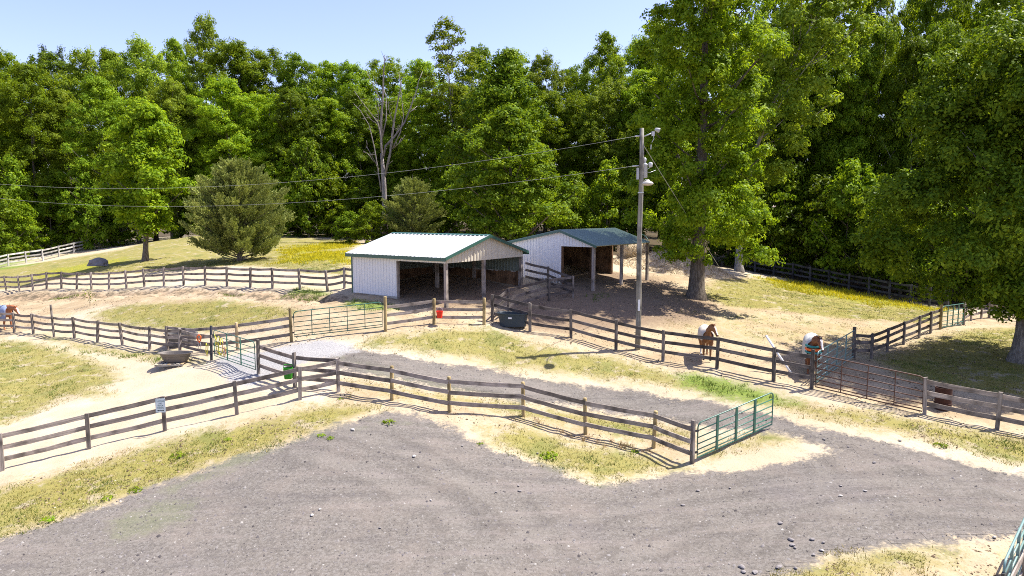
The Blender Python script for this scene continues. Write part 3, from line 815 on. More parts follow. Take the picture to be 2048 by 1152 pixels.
m = MB(); ribbed(m, (0, 0, 0), (1, 0, 0), lambda x: top2(x) - .02, lambda x: .55 - .06 * x, XA, (0, -1, 0), .23); m.build('front_wall', MT_WHITE, S2)
m = MB(); ribbed(m, (XA + .002, 0, 0), (1, 0, 0), lambda x: top2(x + XA) - .02, lambda x: E2 - .14, W2 - XA - .03, (0, -1, 0), .23); m.build('gable_panel', MT_WHITE, S2)
m = MB(); ribbed(m, (0, D2, 0), (0, -1, 0), lambda x: E2 - .02, lambda x: .3, D2 - .02, (-1, 0, 0)); m.build('side_wall', MT_WHITE, S2)
m = MB(); plank_wall(m, (.05, D2 - .03, 0), (1, 0, 0), XA - .1, -.1, 1.55, (0, -1, 0), .22); m.build('kick_boards', WOOD_B, S2)
m = MB(); ribbed(m, (XA, D2, 0), (-1, 0, 0), lambda x: top2(XA - x) - .02, lambda x: .2, XA - .02, (0, 1, 0)); m.build('rear_wall', WOOD_B, S2)
m = MB(); plank_wall(m, (.02, .2, 0), (0, 1, 0), D2 - .4, -.1, 1.5, (1, 0, 0), .22); m.build('kick_boards', WOOD_B, S2)
for k in range(3):
    z = .05 + .2 * k; m = MB()
    m.box(-.1, XA + .05, -.04, -.006 - .001 * k, z - .1 + .02 * k, z + .09 + .02 * k); m.build('skirt_board', WOOD_S, S2)
for x, y in ((XA, .08), (XA, 3.4), (XA, D2 - .1), (W2 - .09, .1), (W2 - .09, 3.36), (W2 - .09, 6.7), (.1, D2 - .1)):
    wpost('post', S2, x, y, lz(S2, x, y) - .3, (RZ2 - .1 if abs(x - XA) < .1 else E2 - .12) if y > .2 else E2 - .12, WOOD_P if x > XA + .1 else WOOD_B, .085)
m = MB(); m.box(W2 - .16, W2 - .02, .0, 6.8, E2 - .12, E2 + .04); m.build('eave_beam', WOOD_N, S2)
m = MB()
for y in (1.1, 2.2, 3.4, 4.6, 5.7): m.tube([(XA, y, RZ2 - .08), (W2, y, E2 - .02)], .05, 4)
m.build('rafter', WOOD_B, S2)
sl2 = (RZ2 - E2) / (W2 - XA); o2 = .3
m = MB(); roof_slope(m, W2 + o2, E2 - sl2 * o2 + .03, XA + .003, RZ2 + .027, -.2, D2 + .3, .23); m.build('roof_panel', MT_GREEN, S2)
m = MB(); roof_slope(m, -.25, E2 - .25 * (RZ2 - E2) / XA + .03, XA - .003, RZ2 + .027, -.2, D2 + .3, .23); m.build('roof_panel', MT_GREEN, S2)
rake(S2, -.25, E2 - .05, XA, RZ2, -.205, .03, .14); rake(S2, XA + .001, RZ2, W2 + o2, E2 - sl2 * o2, -.205, .03, .14)

# ------------------------------------------------------------------ small things
RUBBER = mat_plain('dark_blue_stock_tank', (0.025, 0.04, 0.055), .5)
GREYP = mat_plain('grey_plastic_tank', (0.13, 0.125, 0.12), .55)
GREYL = mat_plain('sunbleached_grey_plastic', (0.14, 0.12, 0.10), .55)
RED = mat_plain('red_plastic', (0.75, 0.03, 0.012), .4)
GREENP = mat_plain('green_plastic', (0.03, 0.24, 0.012), .4)
RUST = mat_plain('rusted_steel', (0.05, 0.018, 0.010), .85, 0, .55, 5)
STEEL = mat_plain('galvanised_steel', (0.50, 0.52, 0.53), .4, .5)
WHITEP = mat_plain('white_pvc', (0.80, 0.80, 0.80), .35, 0, .05)
WATER = mat_plain('tank_water', (0.012, 0.018, 0.022), .05, 0, .1, 3, .5, 0.02)
PORC = mat_plain('grey_porcelain', (0.55, 0.55, 0.54), .3)
ROPEY = mat_plain('yellow_rope', (0.62, 0.55, 0.05), .8)
ORANGE = mat_plain('orange_webbing', (0.72, 0.14, 0.02), .7)
STONE = mat_plain('grey_fieldstone', (0.22, 0.20, 0.19), .9, 0, .35, 4, .2, .6)
PALE = mat_plain('pale_limestone', (0.40, 0.375, 0.345), .9, 0, .25, 9, .2, .4)
PLAST = mat_plain('pole_grey_fitting', (0.42, 0.42, 0.41), .45)


def trough(label, loc, rz, a, b, h, mat, water=False, p=2.6, cat='trough', ribs=True, flare=.84):
    root = thing('stock_tank', label, cat, loc, rz)
    m = MB()
    prof = [(flare, 0), (flare + .02, .04), (.9 + (flare - .84) * .5, h * .45), (.97, h * .9), (1.06, h * .93), (1.07, h), (1.0, h), (.96, h * .95), (flare - .04, .06)]
    rings = []
    for r, z in prof:
        q = []
        for k in range(40):
            t = 2 * math.pi * k / 40; c, s = math.cos(t), math.sin(t); e = 2 / p
            rr = r * (1 + (.015 * math.cos(10 * t) if ribs and z < h * .85 else 0))
            q.append((a * rr * math.copysign(abs(c) ** e, c), b * rr * math.copysign(abs(s) ** e, s), z))
        rings.append(q)
    m.loft(rings); m.build('tub', mat, root, True).data.shade_auto_smooth(R(35)) if False else m.build('tub', mat, root)
    m = MB(); m.tube([(a * 1.0, -.06, .1), (a * 1.04, 0, .1), (a * 1.0, .06, .1)], .025, 6); m.build('drain_plug', mat, root)
    if water:
        m = MB(); m.lathe([(.9, h * .62), (.001, h * .622)], 32, 0, (0, 0), a, b, p, False, True); m.build('water', WATER, root)
    return root


p = gp(1026, 652)
T1_ = trough('dark blue stock tank with white sticker by the dark fence', p, R(-12), .78, .42, .68, RUBBER, True)
m = MB(); m.box(-.16, .02, -.43, -.418, .42, .50); m.build('sticker', WHITEP, T1_)
p = gp(350, 696); trough('grey rectangular stock tank behind the sagging fence', p + Vector((.1, .5, 0)), R(-5), .78, .45, .72, GREYP, False, 3.2)
p = gp(350, 731)
trough('open oval water tub sitting on a wooden pallet', p + Vector((0, .1, .19)), R(4), .74, .42, .42, GREYL, True, 2.2, 'water tub', True, .70)
pal = thing('wooden_pallet', 'low wooden pallet under the oval water tub', 'pallet', p + Vector((-.14, .0, .06)), R(8))
for y in (-.4, 0, .4):
    m = MB(); m.box(-.62, .62, y - .045, y + .045, 0, .08); m.build('bearer', WOOD_S, pal)
for k in range(7):
    m = MB(); m.box(-.6 + k * .185, -.5 + k * .185 + .02, -.47, .47, .082, .104); m.build('slat', WOOD_N if k % 3 == 0 else WOOD_S, pal)


def bucket(label, loc, mat, s=1.0, rz=0):
    root = thing('bucket', label, 'bucket', loc, rz)
    m = MB(); m.lathe([(.11 * s, 0), (.145 * s, .27 * s), (.158 * s, .275 * s), (.158 * s, .3 * s), (.14 * s, .3 * s), (.105 * s, .02 * s)], 20, sy=1); m.build('tub', mat, root)
    m = MB(); m.tube([(-.15 * s, 0, .28 * s), (-.12 * s, 0, .40 * s), (0, 0, .46 * s), (.12 * s, 0, .40 * s), (.15 * s, 0, .28 * s)], .008, 6); m.build('handle', STEEL, root)
    return root


p = gp(868, 650); bucket('red plastic bucket hung on round post of the fence below shed', p + Vector((.30, -.16, .38)), RED, 1.15)
p = gp(590, 776)
gb = thing('feed_bucket', 'bright green flat feed bucket hanging on the brown-topped fence', 'bucket', p + Vector((-.23, -.06, .42)), R(15))
m = MB(); rings = []
for z, w, d in ((0, .13, .10), (.03, .155, .125), (.42, .185, .15), (.45, .185, .15)):
    rings.append([(w * math.copysign(abs(math.cos(t)) ** .5, math.cos(t)), d * math.copysign(abs(math.sin(t)) ** .5, math.sin(t)) - .1, z) for t in [2 * math.pi * k / 20 for k in range(20)]])
for z, w, d in ((.45, .165, .13), (.06, .135, .10)):
    rings.append([(w * math.copysign(abs(math.cos(t)) ** .5, math.cos(t)), d * math.copysign(abs(math.sin(t)) ** .5, math.sin(t)) - .1, z) for t in [2 * math.pi * k / 20 for k in range(20)]])
m.loft(rings); m.build('tub', GREENP, gb)
m = MB(); m.tube([(-.17, -.02, .44), (-.15, -.02, .56), (.15, -.02, .56), (.17, -.02, .44)], .02, 6); m.build('handle', GREENP, gb)

p = gp(1900, 826)
br = thing('barrel', 'rusty open steel barrel behind the fence right of brown gate', 'barrel', p + Vector((0, .45, -.02)), 0)
m = MB(); pr = [(.285, 0), (.29, .02)]
for zc in (.28, .58):
    pr += [(.285, zc - .03), (.30, zc), (.285, zc + .03)]
pr += [(.285, .86), (.297, .87), (.297, .89), (.275, .89), (.27, .05)]
m.lathe(pr, 28); m.build('drum', RUST, br)
m = MB(); m.lathe([(.28, .30), (.308, .30), (.308, .275), (.28, .275)], 28, cap0=False, cap1=False); m.build('hoop', RUST, br)

# leaning plastic pipe
a = gp(1585, 752); b = at(1532, 672, a.y + 1.0)
m = MB(); _pv = [Vector(), (b - a) * .5 + Vector((0, 0, -.02)), b - a]; m.tube(_pv, .045, 12)
tag(m.build('plastic_pipe', WHITEP, None, True, loc=a + Vector((0, 0, .03))), 'long white plastic pipe leaning across the fence between two horses', 'pipe')

# ropes and halter
p = gp(424, 721.5)
rp = MB(); q = []
for k in range(60):
    t = k / 59 * 4 * math.pi
    q.append((.32 + .13 * math.cos(t) + .004 * k, -.05 + .03 * math.sin(t * 1.7), .75 + .42 * math.sin(t) - .002 * k))
rp.tube(q, .02, 6); rp.tube([(.18, -.02, 1.25), (.25, -.06, 1.0), (.34, -.03, .7), (.36, -.05, .35)], .02, 6)
tag(rp.build('rope', ROPEY, None, True, loc=p), 'yellow rope looped over the small green gate', 'rope')
rp = MB(); rp.tube([(-.06, -.1, .85), (-.09, -.12, .5), (-.05, -.11, .2), (.0, -.12, .5), (.02, -.1, .8)], .02, 6)
tag(rp.build('rope', ROPEY, None, True, loc=p + Vector((-.12, 0, 0))), 'yellow rope hanging left of the black post', 'rope')
h = thing('halter', 'orange halter with pale lead hanging on sagging fence near black post', 'halter', gp(402, 716) + Vector((0, -.1, .55)), 0)
m = MB(); m.tube([(.09 * math.cos(t), .02 * math.sin(t * 2), .42 + .16 * math.sin(t)) for t in [2 * math.pi * k / 16 for k in range(16)]], .028, 6, closed=True)
m.tube([(-.08, 0, .42), (0, .03, .36), (.08, 0, .42)], .026, 6); m.tube([(0, 0, .28), (.02, .01, .2)], .03, 6); m.build('noseband', ORANGE, h, True)
m = MB(); m.tube([(-.03, 0, .3), (-.05, .02, .1), (-.03, 0, -.15)], .014, 6); m.tube([(.03, 0, .3), (.06, .02, .1), (.05, 0, -.2)], .014, 6); m.build('lead', PALE, h, True)
p = gp(447, 728) + Vector((.05, .05, .2))
m = MB(); m.tube([(0, -.05, .85), (-.06, -.06, .6), (.03, -.07, .45), (-.05, -.05, .3), (.02, -.05, .1), (.07, -.06, .3), (.04, -.06, .6)], .016, 6)
tag(m.build('lead_rope', mat_plain('faded_red_rope', (.42, .17, .11), .8), None, True, loc=p), 'faded red lead rope hanging on small green gate', 'rope')

# parking sign
p = gp(330, 862)
sg = thing('parking_sign', 'small white metal parking sign screwed to the grey fence', 'sign', p + Vector((-.03, -.16, .60)), R(9))
m = MB(); w_, h_, c_ = .17, .26, .03; q = []
for cx, cz, a0 in ((w_ - c_, h_ - c_, 0), (-w_ + c_, h_ - c_, 90), (-w_ + c_, -h_ + c_, 180), (w_ - c_, -h_ + c_, 270)):
    for k in range(5): q.append((cx + c_ * math.cos(R(a0 + k * 22.5)), cz + c_ * math.sin(R(a0 + k * 22.5)) + h_ + .15))
m.loft([[(x, -.004, z) for x, z in q], [(x, .004, z) for x, z in q]])
m.build('plate', mat_plain('sign_white', (.62, .70, .72), .4, 0, .05), sg)
INK = mat_plain('sign_green_ink', (.10, .17, .16), .5, 0, .05)
m = MB(); m.loft([[(x * .94, -.0048, (z - h_ - .15) * .955 + h_ + .15) for x, z in q], [(x * .90, -.0048, (z - h_ - .15) * .93 + h_ + .15) for x, z in q]], cap0=False, cap1=False); m.build('border', INK, sg)
for k, tx in enumerate(('CUSTOMER', 'AND', 'VISITOR', 'PARKING')):
    cu = bpy.data.curves.new('words', 'FONT'); cu.body = tx; cu.size = .082; cu.align_x = 'CENTER'; cu.space_character = .98; cu.extrude = .0008
    to = bpy.data.objects.new('words', cu); me = None
    COL.objects.link(to); dg = bpy.context.evaluated_depsgraph_get(); me = bpy.data.meshes.new_from_object(to.evaluated_get(dg)); bpy.data.objects.remove(to)
    me.materials.clear(); me.materials.append(INK); o = link('lettering', me, sg); o.rotation_euler = (R(90), 0, 0); o.location = (0, -.006, .545 - k * .083); o.scale = (.68, 1, 1)
m = MB(); zz = .225
m.add([(-.12, -.0065, zz), (-.075, -.0065, zz + .035), (-.075, -.0065, zz + .012), (.075, -.0065, zz + .012), (.075, -.0065, zz + .035), (.12, -.0065, zz), (.075, -.0065, zz - .035), (.075, -.0065, zz - .012), (-.075, -.0065, zz - .012), (-.075, -.0065, zz - .035)], [(9, 8, 7, 6, 5, 4, 3, 2, 1, 0)][:0] + [(0, 9, 8, 1), (8, 7, 2, 1), (7, 6, 5, 4, 3, 2)][:0] + [(0, 9, 1), (8, 7, 3, 2), (6, 5, 4)])
m.build('arrow', mat_plain('sign_black', (.02, .03, .03), .5), sg)

# ------------------------------------------------------------------ utility pole
PB = gp(1275, 698); PH = 9.75
POLE_W = mat_wood('grey_creosote_pole', (.14, .13, .10), (.27, .25, .21), 'z', .5)
up = thing('utility_pole', 'tall grey wooden utility pole with transformer and lamp', 'utility pole', PB, 0)
m = MB(); m.tube([(.02 * math.sin(z), 0, z) for z in (-.4, 1, 2.5, 4, 5.5, 7, 8.6, PH)], [.125, .122, .118, .114, .108, .102, .096, .09], 20); m.build('pole', POLE_W, up, True)
m = MB(); m.box(-.05, .05, -.15, -.125, 1.75, 2.25); m.build('marker_plate', WHITEP, up)
tr = MB(); tr.lathe([(.11, 7.62), (.125, 7.64), (.125, 8.16), (.14, 8.18), (.125, 8.22), (.04, 8.27)], 20, c=(.17, .10)); tc = tr.build('transformer', PLAST, up, True)
for x, y, z in ((.17, .10, 8.25), ):
    m = MB(); m.lathe([(.03, z), (.06, z + .03), (.035, z + .06), (.07, z + .09), (.075, z + .2), (.05, z + .24), (.02, z + .25)], 12, c=(x, y)); m.build('bushing', PORC, tc, True)
m = MB(); m.lathe([(.05, 8.08), (.085, 8.1), (.09, 8.26), (.05, 8.3)], 14, c=(.42, .05)); m.tube([(.1, .05, 8.04), (.3, .05, 8.0), (.42, .05, 8.09)], .015, 6); m.build('arrester', PORC, up, True)
m = MB(); m.tube([(.12, -.02, 7.88), (.4, 0, 7.85), (.65, .05, 7.95)], .008, 5); m.build('jumper_wire', STEEL, up, True)
m = MB(); m.box(-.20, -.10, -.05, .05, 7.55, 8.05); m.build('switch_box', PLAST, up)
lm = MB(); lm.tube([(0, -.1, 7.15), (.03, -.35, 7.42), (.06, -.75, 7.5), (.08, -.95, 7.46)], .022, 8); lm.build('lamp_arm', STEEL, up, True)
lm = MB(); lm.lathe([(.05, 7.50), (.08, 7.45), (.20, 7.39), (.24, 7.34), (.235, 7.31), (.17, 7.26), (.04, 7.24)], 28, c=(.12, -.95)); lm.build('lamp_shade', mat_plain('lamp_cream', (.50, .46, .39), .35), up, True)
ar = MB(); ar.tube([(.09, 0, 9.40), (.30, .02, 9.48), (.50, .05, 9.58)], .028, 8); ar.build('floodlight_arm', STEEL, up, True)
fl = MB(); fl.lathe([(.05, 0), (.08, .06), (.11, .2), (.105, .215), (.02, .18)], 16); fo = fl.build('floodlight_head', PLAST, up, True); fo.location = (.58, .05, 9.72); fo.rotation_euler = (R(18), R(112), 0)
m = MB(); m.box(.44, .56, 0, .08, 9.42, 9.62); m.tube([(.5, .03, 9.45), (.54, .03, 9.3), (.45, .03, 9.15)], .014, 6); m.tube([(.42, .03, 9.05), (.41, .03, 8.85)], .02, 6); m.build('fuse_cutout', PORC, up)
m = MB(); m.tube([(-.1, 0, 9.42), (-.3, .05, 9.41)], .03, 8); m.tube([(-.1, 0, 8.14), (-.4, .05, 8.12)], .025, 8); m.build('insulator', PORC, up, True)
m = MB(); m.tube([(.0, 0, 6.95), (0, 0, 7.0)], .128, 14); m.build('band', STEEL, up)
up.scale = (1.06, 1.06, 1.07)
WIRE = mat_plain('grey_wire', (.36, .37, .34), .6, .2)


def wire(label, a, b, sag, r=.0065):
    a = Vector(a); b = Vector(b); m = MB()
    m.tube([(b - a) * t + Vector((0, 0, -sag * 4 * t * (1 - t))) for t in [k / 40 for k in range(41)]], r, 5)
    tag(m.build('power_line', WIRE, None, True, loc=a), label, 'wire')


wire('upper thin power line sagging left from top of the pole', PB + Vector((-.3, .05, 10.07)), at(-500, 284, 55), 3.0)
wire('lower thin power line sagging left from the transformer', PB + Vector((-.4, .05, 8.69)), at(-500, 280, 70), 3.9)
wire('straight guy wire running down right from the pole top', PB + Vector((.1, .05, 9.65)), gp(1449, 551), .0, .015)

# ------------------------------------------------------------------ rock, hay
def rock(name, loc, s, mat, seed, flat=.7, sub=3):
    bm = bmesh.new(); bmesh.ops.create_icosphere(bm, subdivisions=sub, radius=1); r = random.Random(seed)
    o = Vector((r.random() * 9, r.random() * 9, r.random() * 9))
    from mathutils import noise as mn
    for v in bm.verts:
        k = 1 + .35 * mn.noise(v.co * 1.1 + o) + .15 * mn.noise(v.co * 2.7 + o) + .05 * mn.noise(v.co * 7 + o)
        v.co = Vector((v.co.x * s[0] * k, v.co.y * s[1] * k, max(v.co.z * s[2] * k, -.25 * s[2])))
    me = bpy.data.meshes.new(name); bm.to_mesh(me); bm.free(); me.materials.append(mat)
    return link(name, me, None, loc)


p = gp(191, 537)
tag(rock('boulder', p + Vector((0, .4, .35)), (.85, .7, .55), STONE, 3), 'grey boulder lying on the shaded hill behind the long fence', 'boulder')

HAYM = NT('loose_hay'); _oc = HAYM.n('TexCoord').outputs['Object']; _n1 = HAYM.noise(_oc, 9, 4, .7); _n2 = HAYM.noise(_oc, 1.3, 3)
HAY = HAYM.surf(HAYM.mix(HAYM.step(_n2, .4, .65), HAYM.ramp(_n1, [(.3, (.30, .21, .11)), (.5, (.58, .46, .29)), (.7, (.74, .62, .42))]), HAYM.ramp(_n1, [(.3, (.34, .26, .15)), (.7, (.66, .55, .38))])), .95, _n1, .9, .12, spec=.05)


def straw_on(V, nrm, n, L, seed):
    r = np.random.default_rng(seed); i = r.integers(0, len(V), n); c = V[i] + r.normal(0, .05, (n, 3)) + nrm[i] * .02
    d = r.normal(0, 1, (n, 3)); d[:, 2] = np.abs(d[:, 2]) * .4; d /= np.linalg.norm(d, axis=1)[:, None]
    w = np.cross(d, r.normal(0, 1, (n, 3))); w /= np.linalg.norm(w, axis=1)[:, None]
    l = L * r.uniform(.5, 1.2, (n, 1))
    return np.stack([c - d * l / 2 - w * .012, c - d * l / 2 + w * .012, c + d * l / 2 + w * .008, c + d * l / 2 - w * .008], 1).reshape(-1, 3)


def heap(label, loc, sx, sy, h, seed, cat='hay pile'):
    n = 56; u = np.linspace(-1.25, 1.25, n); a, b = np.meshgrid(u, u)
    r2 = a * a + b * b; z = h * np.exp(-r2 * 1.9) * (0.75 + .5 * vnoise(a + 20, b + 20, 2.2, seed)) + h * .28 * (vnoise(a + 30, b + 30, 5.5, seed + 1) - .5) + h * .12 * (vnoise(a + 30, b + 30, 13, seed + 2) - .5)
    x = a * sx; y = b * sy
    Zg = np.array([gz(loc[0] + p_, loc[1] + q_) for p_, q_ in zip(x.ravel(), y.ravel())]) - loc[2]
    zz = z.ravel() - np.clip(r2.ravel() - 1, 0, 1) * .8 * h + Zg - .05
    V_ = np.column_stack([x.ravel(), y.ravel(), zz]); id_ = np.arange(n * n).reshape(n, n)
    Q_ = np.stack([id_[:-1, :-1].ravel(), id_[:-1, 1:].ravel(), id_[1:, 1:].ravel(), id_[1:, :-1].ravel()], 1)
    top = V_[zz - Zg > .03]
    S_ = straw_on(top, np.tile([0, 0, 1.0], (len(top), 1)), 5000, .35, seed)
    V_ = np.vstack([V_, S_]); Q_ = np.vstack([Q_, np.arange(len(S_)).reshape(-1, 4) + n * n])
    return tag(link('hay_pile', mesh_np('hay_pile', V_, Q_, HAY), None, loc), label, cat)


p = gp(1345, 533); p.z = gz(p.x, p.y)
heap('wide heap of loose tan hay spread behind the utility pole', p, 4.6, 2.8, 1.0, 31)
p = at(1262, 522, 53); p.z = gz(p.x, p.y)
hb = thing('hay_bale', 'round hay bale in a bent feeder ring, half shaded beside hay heap', 'hay bale', p + Vector((0, 0, 0)), R(20))
m = MB(); rings = []
for k in range(13):
    x = -.85 + 1.7 * k / 12; e = .86 if k in (0, 12) else .95 if k in (1, 11) else 1
    rings.append([(x + random.uniform(-.03, .03), .9 * e * math.cos(t) * random.uniform(.95, 1.05), .8 + .9 * e * math.sin(t) * random.uniform(.95, 1.05)) for t in [2 * math.pi * q / 28 for q in range(28)]])
m.loft(rings); bo = m.build('bale', HAY, hb, True)
bv = np.array([v for q in rings for v in q]); ss = straw_on(bv, bv * 0, 1800, .3, 4); bs = link('loose_straw', mesh_np('loose_straw', ss, np.arange(len(ss)).reshape(-1, 4), HAY), hb)
m = MB()
for x in (-.9, .9): m.tube([(x * 1.05, 1.1 * math.cos(t), 1.05 + 1.0 * math.sin(t)) for t in [R(10 + 16 * k) for k in range(11)]], .03, 6)
m.build('feeder_ring', GATE_G, hb, True)

# loose stones on the gravel
STN = [(828, 913, .17, PALE), (880, 940, .10, STONE), (862, 1002, .09, PALE), (1040, 984, .12, STONE), (1037, 973, .10, STONE), (993, 985, .09, STONE), (1396, 983, .13, STONE), (1366, 1012, .13, STONE),
       (1460, 977, .1, STONE), (1681, 995, .13, PALE), (1731, 984, .13, PALE), (1682, 974, .10, STONE), (1582, 1081, .17, STONE), (1585, 1091, .14, STONE), (1624, 1081, .14, STONE), (1647, 1087, .12, STONE),
       (1590, 1096, .13, STONE), (1643, 1103, .14, PALE), (1627, 1111, .12, STONE), (1483, 1136, .22, STONE), (1487, 1146, .22, STONE), (1510, 1147, .22, STONE), (1558, 1137, .16, STONE), (1591, 1138, .13, STONE),
       (1989, 1076, .15, PALE), (1561, 1047, .15, STONE), (1366, 1012, .12, STONE), (1800, 882, .12, STONE), (1648, 879, .12, STONE), (1530, 841, .14, STONE), (760, 1058, .09, STONE), (640, 1020, .10, PALE),
       (624, 1033, .12, PALE), (706, 860, .16, PALE), (780, 850, .14, PALE), (1748, 927, .11, STONE), (960, 886, .1, STONE), (925, 893, .1, STONE), (1075, 908, .1, STONE), (1880, 1002, .1, STONE)]
pr_ = {}
for k, (u, v, s, mt) in enumerate(STN):
    p = gp(u, v); key = (mt.name, k % 4)
    if key not in pr_:
        pr_[key] = o = rock('stone', p, (.5, .4, .3), mt, 50 + k, .6, 2)
    else:
        o = pr_[key].copy(); COL.objects.link(o); o.location = p
    f = s * random.uniform(.65, 1.0); o.scale = (f * random.uniform(.9, 1.4), f, f * random.uniform(.7, 1)); o.rotation_euler = (0, 0, random.uniform(0, 6)); o.location.z = gz(p.x, p.y) + .03
    tag(o, 'pale stone lying loose on the gravel' if mt is PALE else 'dark grey stone lying loose on the gravel', 'stone', 'pale loose stones' if mt is PALE else 'dark loose stones')
# ------------------------------------------------------------------ horses
def mat_horse(name, base, blaze=True, socks=(0.0,)):
    t = NT(name); oc = t.n('TexCoord').outputs['Object']
    n = t.noise(oc, 5, 3); f = t.noise(oc, 60, 2)
    c = t.mix(n, tuple(x * .75 for x in base), tuple(min(1, x * 1.25) for x in base))
    c = t.mix(t.math('MULTIPLY', t.step(f, .5, .7), .25), c, tuple(x * .5 for x in base))
    c = t.mix(t.step(t.attr('white'), .4, .6), c, (.72, .66, .58))
    c = t.mix(t.step(t.attr('dark'), .4, .6), c, (.03, .02, .015))
    return t.surf(c, .55, f, .1, .005, spec=.35)


def seg_d(P_, a, b):
    a = np.array(a); b = np.array(b); e = b - a; t = np.clip(((P_ - a) @ e) / (e @ e), 0, 1)
    return np.linalg.norm(P_ - a - t[:, None] * e, axis=1), t


def horse(label, loc, rz, coat, blanket, neck, poll, muzzle, scale=1.0, front=((.0), (.0)), white_legs=(0,), extra=None):
    """x forward, z up; poll = top of head, muzzle = end of nose, both in horse space"""
    root = thing('horse', label, 'horse', loc, rz); root.scale = (scale,) * 3
    m = MB()
    # trunk: rump to chest
    st = [(-.86, 1.20, .06, .08), (-.80, 1.20, .17, .20), (-.66, 1.20, .26, .29), (-.48, 1.19, .29, .32), (-.25, 1.15, .295, .32), (.0, 1.12, .30, .33), (.25, 1.13, .285, .34), (.45, 1.16, .26, .34), (.62, 1.17, .22, .29), (.74, 1.16, .14, .20), (.79, 1.15, .06, .1)]
    rings = [[(x, ry * math.cos(t), z + rz_ * math.sin(t) * (1 if math.sin(t) < 0 else 1.02)) for t in [2 * math.pi * k / 24 for k in range(24)]] for x, z, ry, rz_ in st]
    m.loft(rings)
    poll = Vector(poll); muzzle = Vector(muzzle); neck = Vector(neck)
    m.tube([(.42, 0, 1.24), (.56, 0, 1.32), tuple(neck), tuple(poll * .85 + neck * .15 - Vector((0, 0, .06))), tuple(poll - Vector((0, 0, .06)))], [(.17, .26), (.15, .24), (.10, .17), (.085, .135), (.075, .11)], 16)
    hd = muzzle - poll; e = hd.normalized()
    side = Vector((0, 0, 1)).cross(e).normalized(); under = e.cross(side)
    if under.z > 0: under = -under
    hp = [poll + e * (-.03), poll + hd * .12, poll + hd * .35, poll + hd * .6, poll + hd * .82, poll + hd * .97, muzzle + e * .02]
    m.tube([p - Vector((0, 0, .02)) for p in hp], [.06, .105, .115, .085, .066, .07, .04], 16)
    jaw = poll + hd * .3 + under * .10
    m.tube([jaw - e * .10, jaw, jaw + e * .12], [.05, .075, .04], 10)
    legs = []
    for s, fx in ((1, front[0]), (-1, front[1])):
        L_ = [(.48, s * .16, 1.08), (.50 + fx * .2, s * .17, .86), (.50 + fx * .6, s * .15, .55), (.49 + fx * .7, s * .15, .50), (.49 + fx, s * .15, .16), (.52 + fx, s * .15, .09), (.54 + fx, s * .15, -.005)]
        m.tube(L_, [.13, .105, .064, .06, .042, .045, .062], 12); legs.append(L_)
    for s in (1, -1):
        L_ = [(-.56, s * .15, 1.12), (-.50, s * .19, .86), (-.60, s * .17, .66), (-.74, s * .15, .50), (-.73, s * .15, .44), (-.70, s * .15, .15), (-.66, s * .15, .09), (-.64, s * .15, -.005)]
        m.tube(L_, [(.16, .22), (.14, .19), .09, .062, .055, .043, .047, .064], 12); legs.append(L_)
    tmp = m.build('body', coat, None)
    rm = tmp.modifiers.new('r', 'REMESH'); rm.mode = 'VOXEL'; rm.voxel_size = .022
    sm = tmp.modifiers.new('s', 'SMOOTH'); sm.iterations = 5; sm.factor = .5
    dg = bpy.context.evaluated_depsgraph_get(); me = bpy.data.meshes.new_from_object(tmp.evaluated_get(dg))
    bpy.data.objects.remove(tmp)
    n = len(me.vertices); co_ = np.empty(n * 3, np.float32); me.vertices.foreach_get('co', co_); co_ = co_.reshape(-1, 3).astype(float)
    white = np.zeros(n); dark = np.zeros(n)
    d, t = seg_d(co_, poll, muzzle)
    top_ = np.array(-under)
    rel = co_ - (np.array(poll) + t[:, None] * np.array(hd)); up_ = rel @ top_; lat = np.abs(rel @ np.array(side))
    white[(d < .16) & (up_ > .012) & (lat < .028 + .02 * np.sin(t * 3)) & (t > .12) & (t < .97)] = 1
    dark[(d < .12) & (t > .93) & (up_ < .03)] = 1
    for i in range(4):
        q = np.array(legs[i]); dd = np.min(np.linalg.norm(co_[:, None, :2] - q[None, -3:, :2], axis=2), axis=1)
        msk = (dd < .12) & (co_[:, 2] < (.34 if i in white_legs else -1)); white[msk] = 1
        hoof = (dd < .13) & (co_[:, 2] < .055); dark[hoof] = 1; white[hoof] = 0
    for nm, a in (('white', white), ('dark', dark)):
        at_ = me.attributes.new(nm, 'FLOAT', 'POINT'); at_.data.foreach_set('value', a.astype(np.float32))
    me.polygons.foreach_set('use_smooth', [True] * len(me.polygons)); me.materials.clear(); me.materials.append(coat)
    link('body', me, root)
    for s in (1, -1):
        b = poll + side * (.062 * s) - e * .01
        tip = b + side * (.03 * s) - under * .17 + e * .03
        mm = MB(); mm.tube([b, b * .55 + tip * .45, tip], [(.035, .02), (.037, .022), .006], 8); mm.build('ear', coat, root, True)
        ey = poll + hd * .30 + side * (.098 * s) - under * .03
        mm = MB(); mm.lathe([(.001, -.022), (.016, -.014), (.022, 0), (.016, .014), (.001, .022)], 10); o = mm.build('eye', BLACK, root, True); o.location = ey
    # mane, forelock and tail: strands
    HAIR = coat_hair[coat.name]
    r = random.Random(3)
    mm = MB()
    for k in range(34):
        f = k / 33; b = (Vector((.42, 0, 1.44)) * (1 - f) + poll * f) if f < 1 else poll
        b = b + Vector((0, 0, .05 + .05 * math.sin(math.pi * f)))
        s = Vector((0, 1, 0)) * (.9 if r.random() < .8 else -.6)
        L_ = r.uniform(.16, .28)
        mm.tube([b, b + s * .08 + Vector((0, 0, -.02)), b + s * .12 + Vector((r.uniform(-.03, .03), 0, -L_))], [.022, .02, .006], 5)
    for k in range(8):
        b = poll - under * .06 + side * r.uniform(-.04, .04); mm.tube([b, b + hd * .12 - under * .05, b + hd * .28 + side * r.uniform(-.03, .03)], [.018, .016, .005], 5)
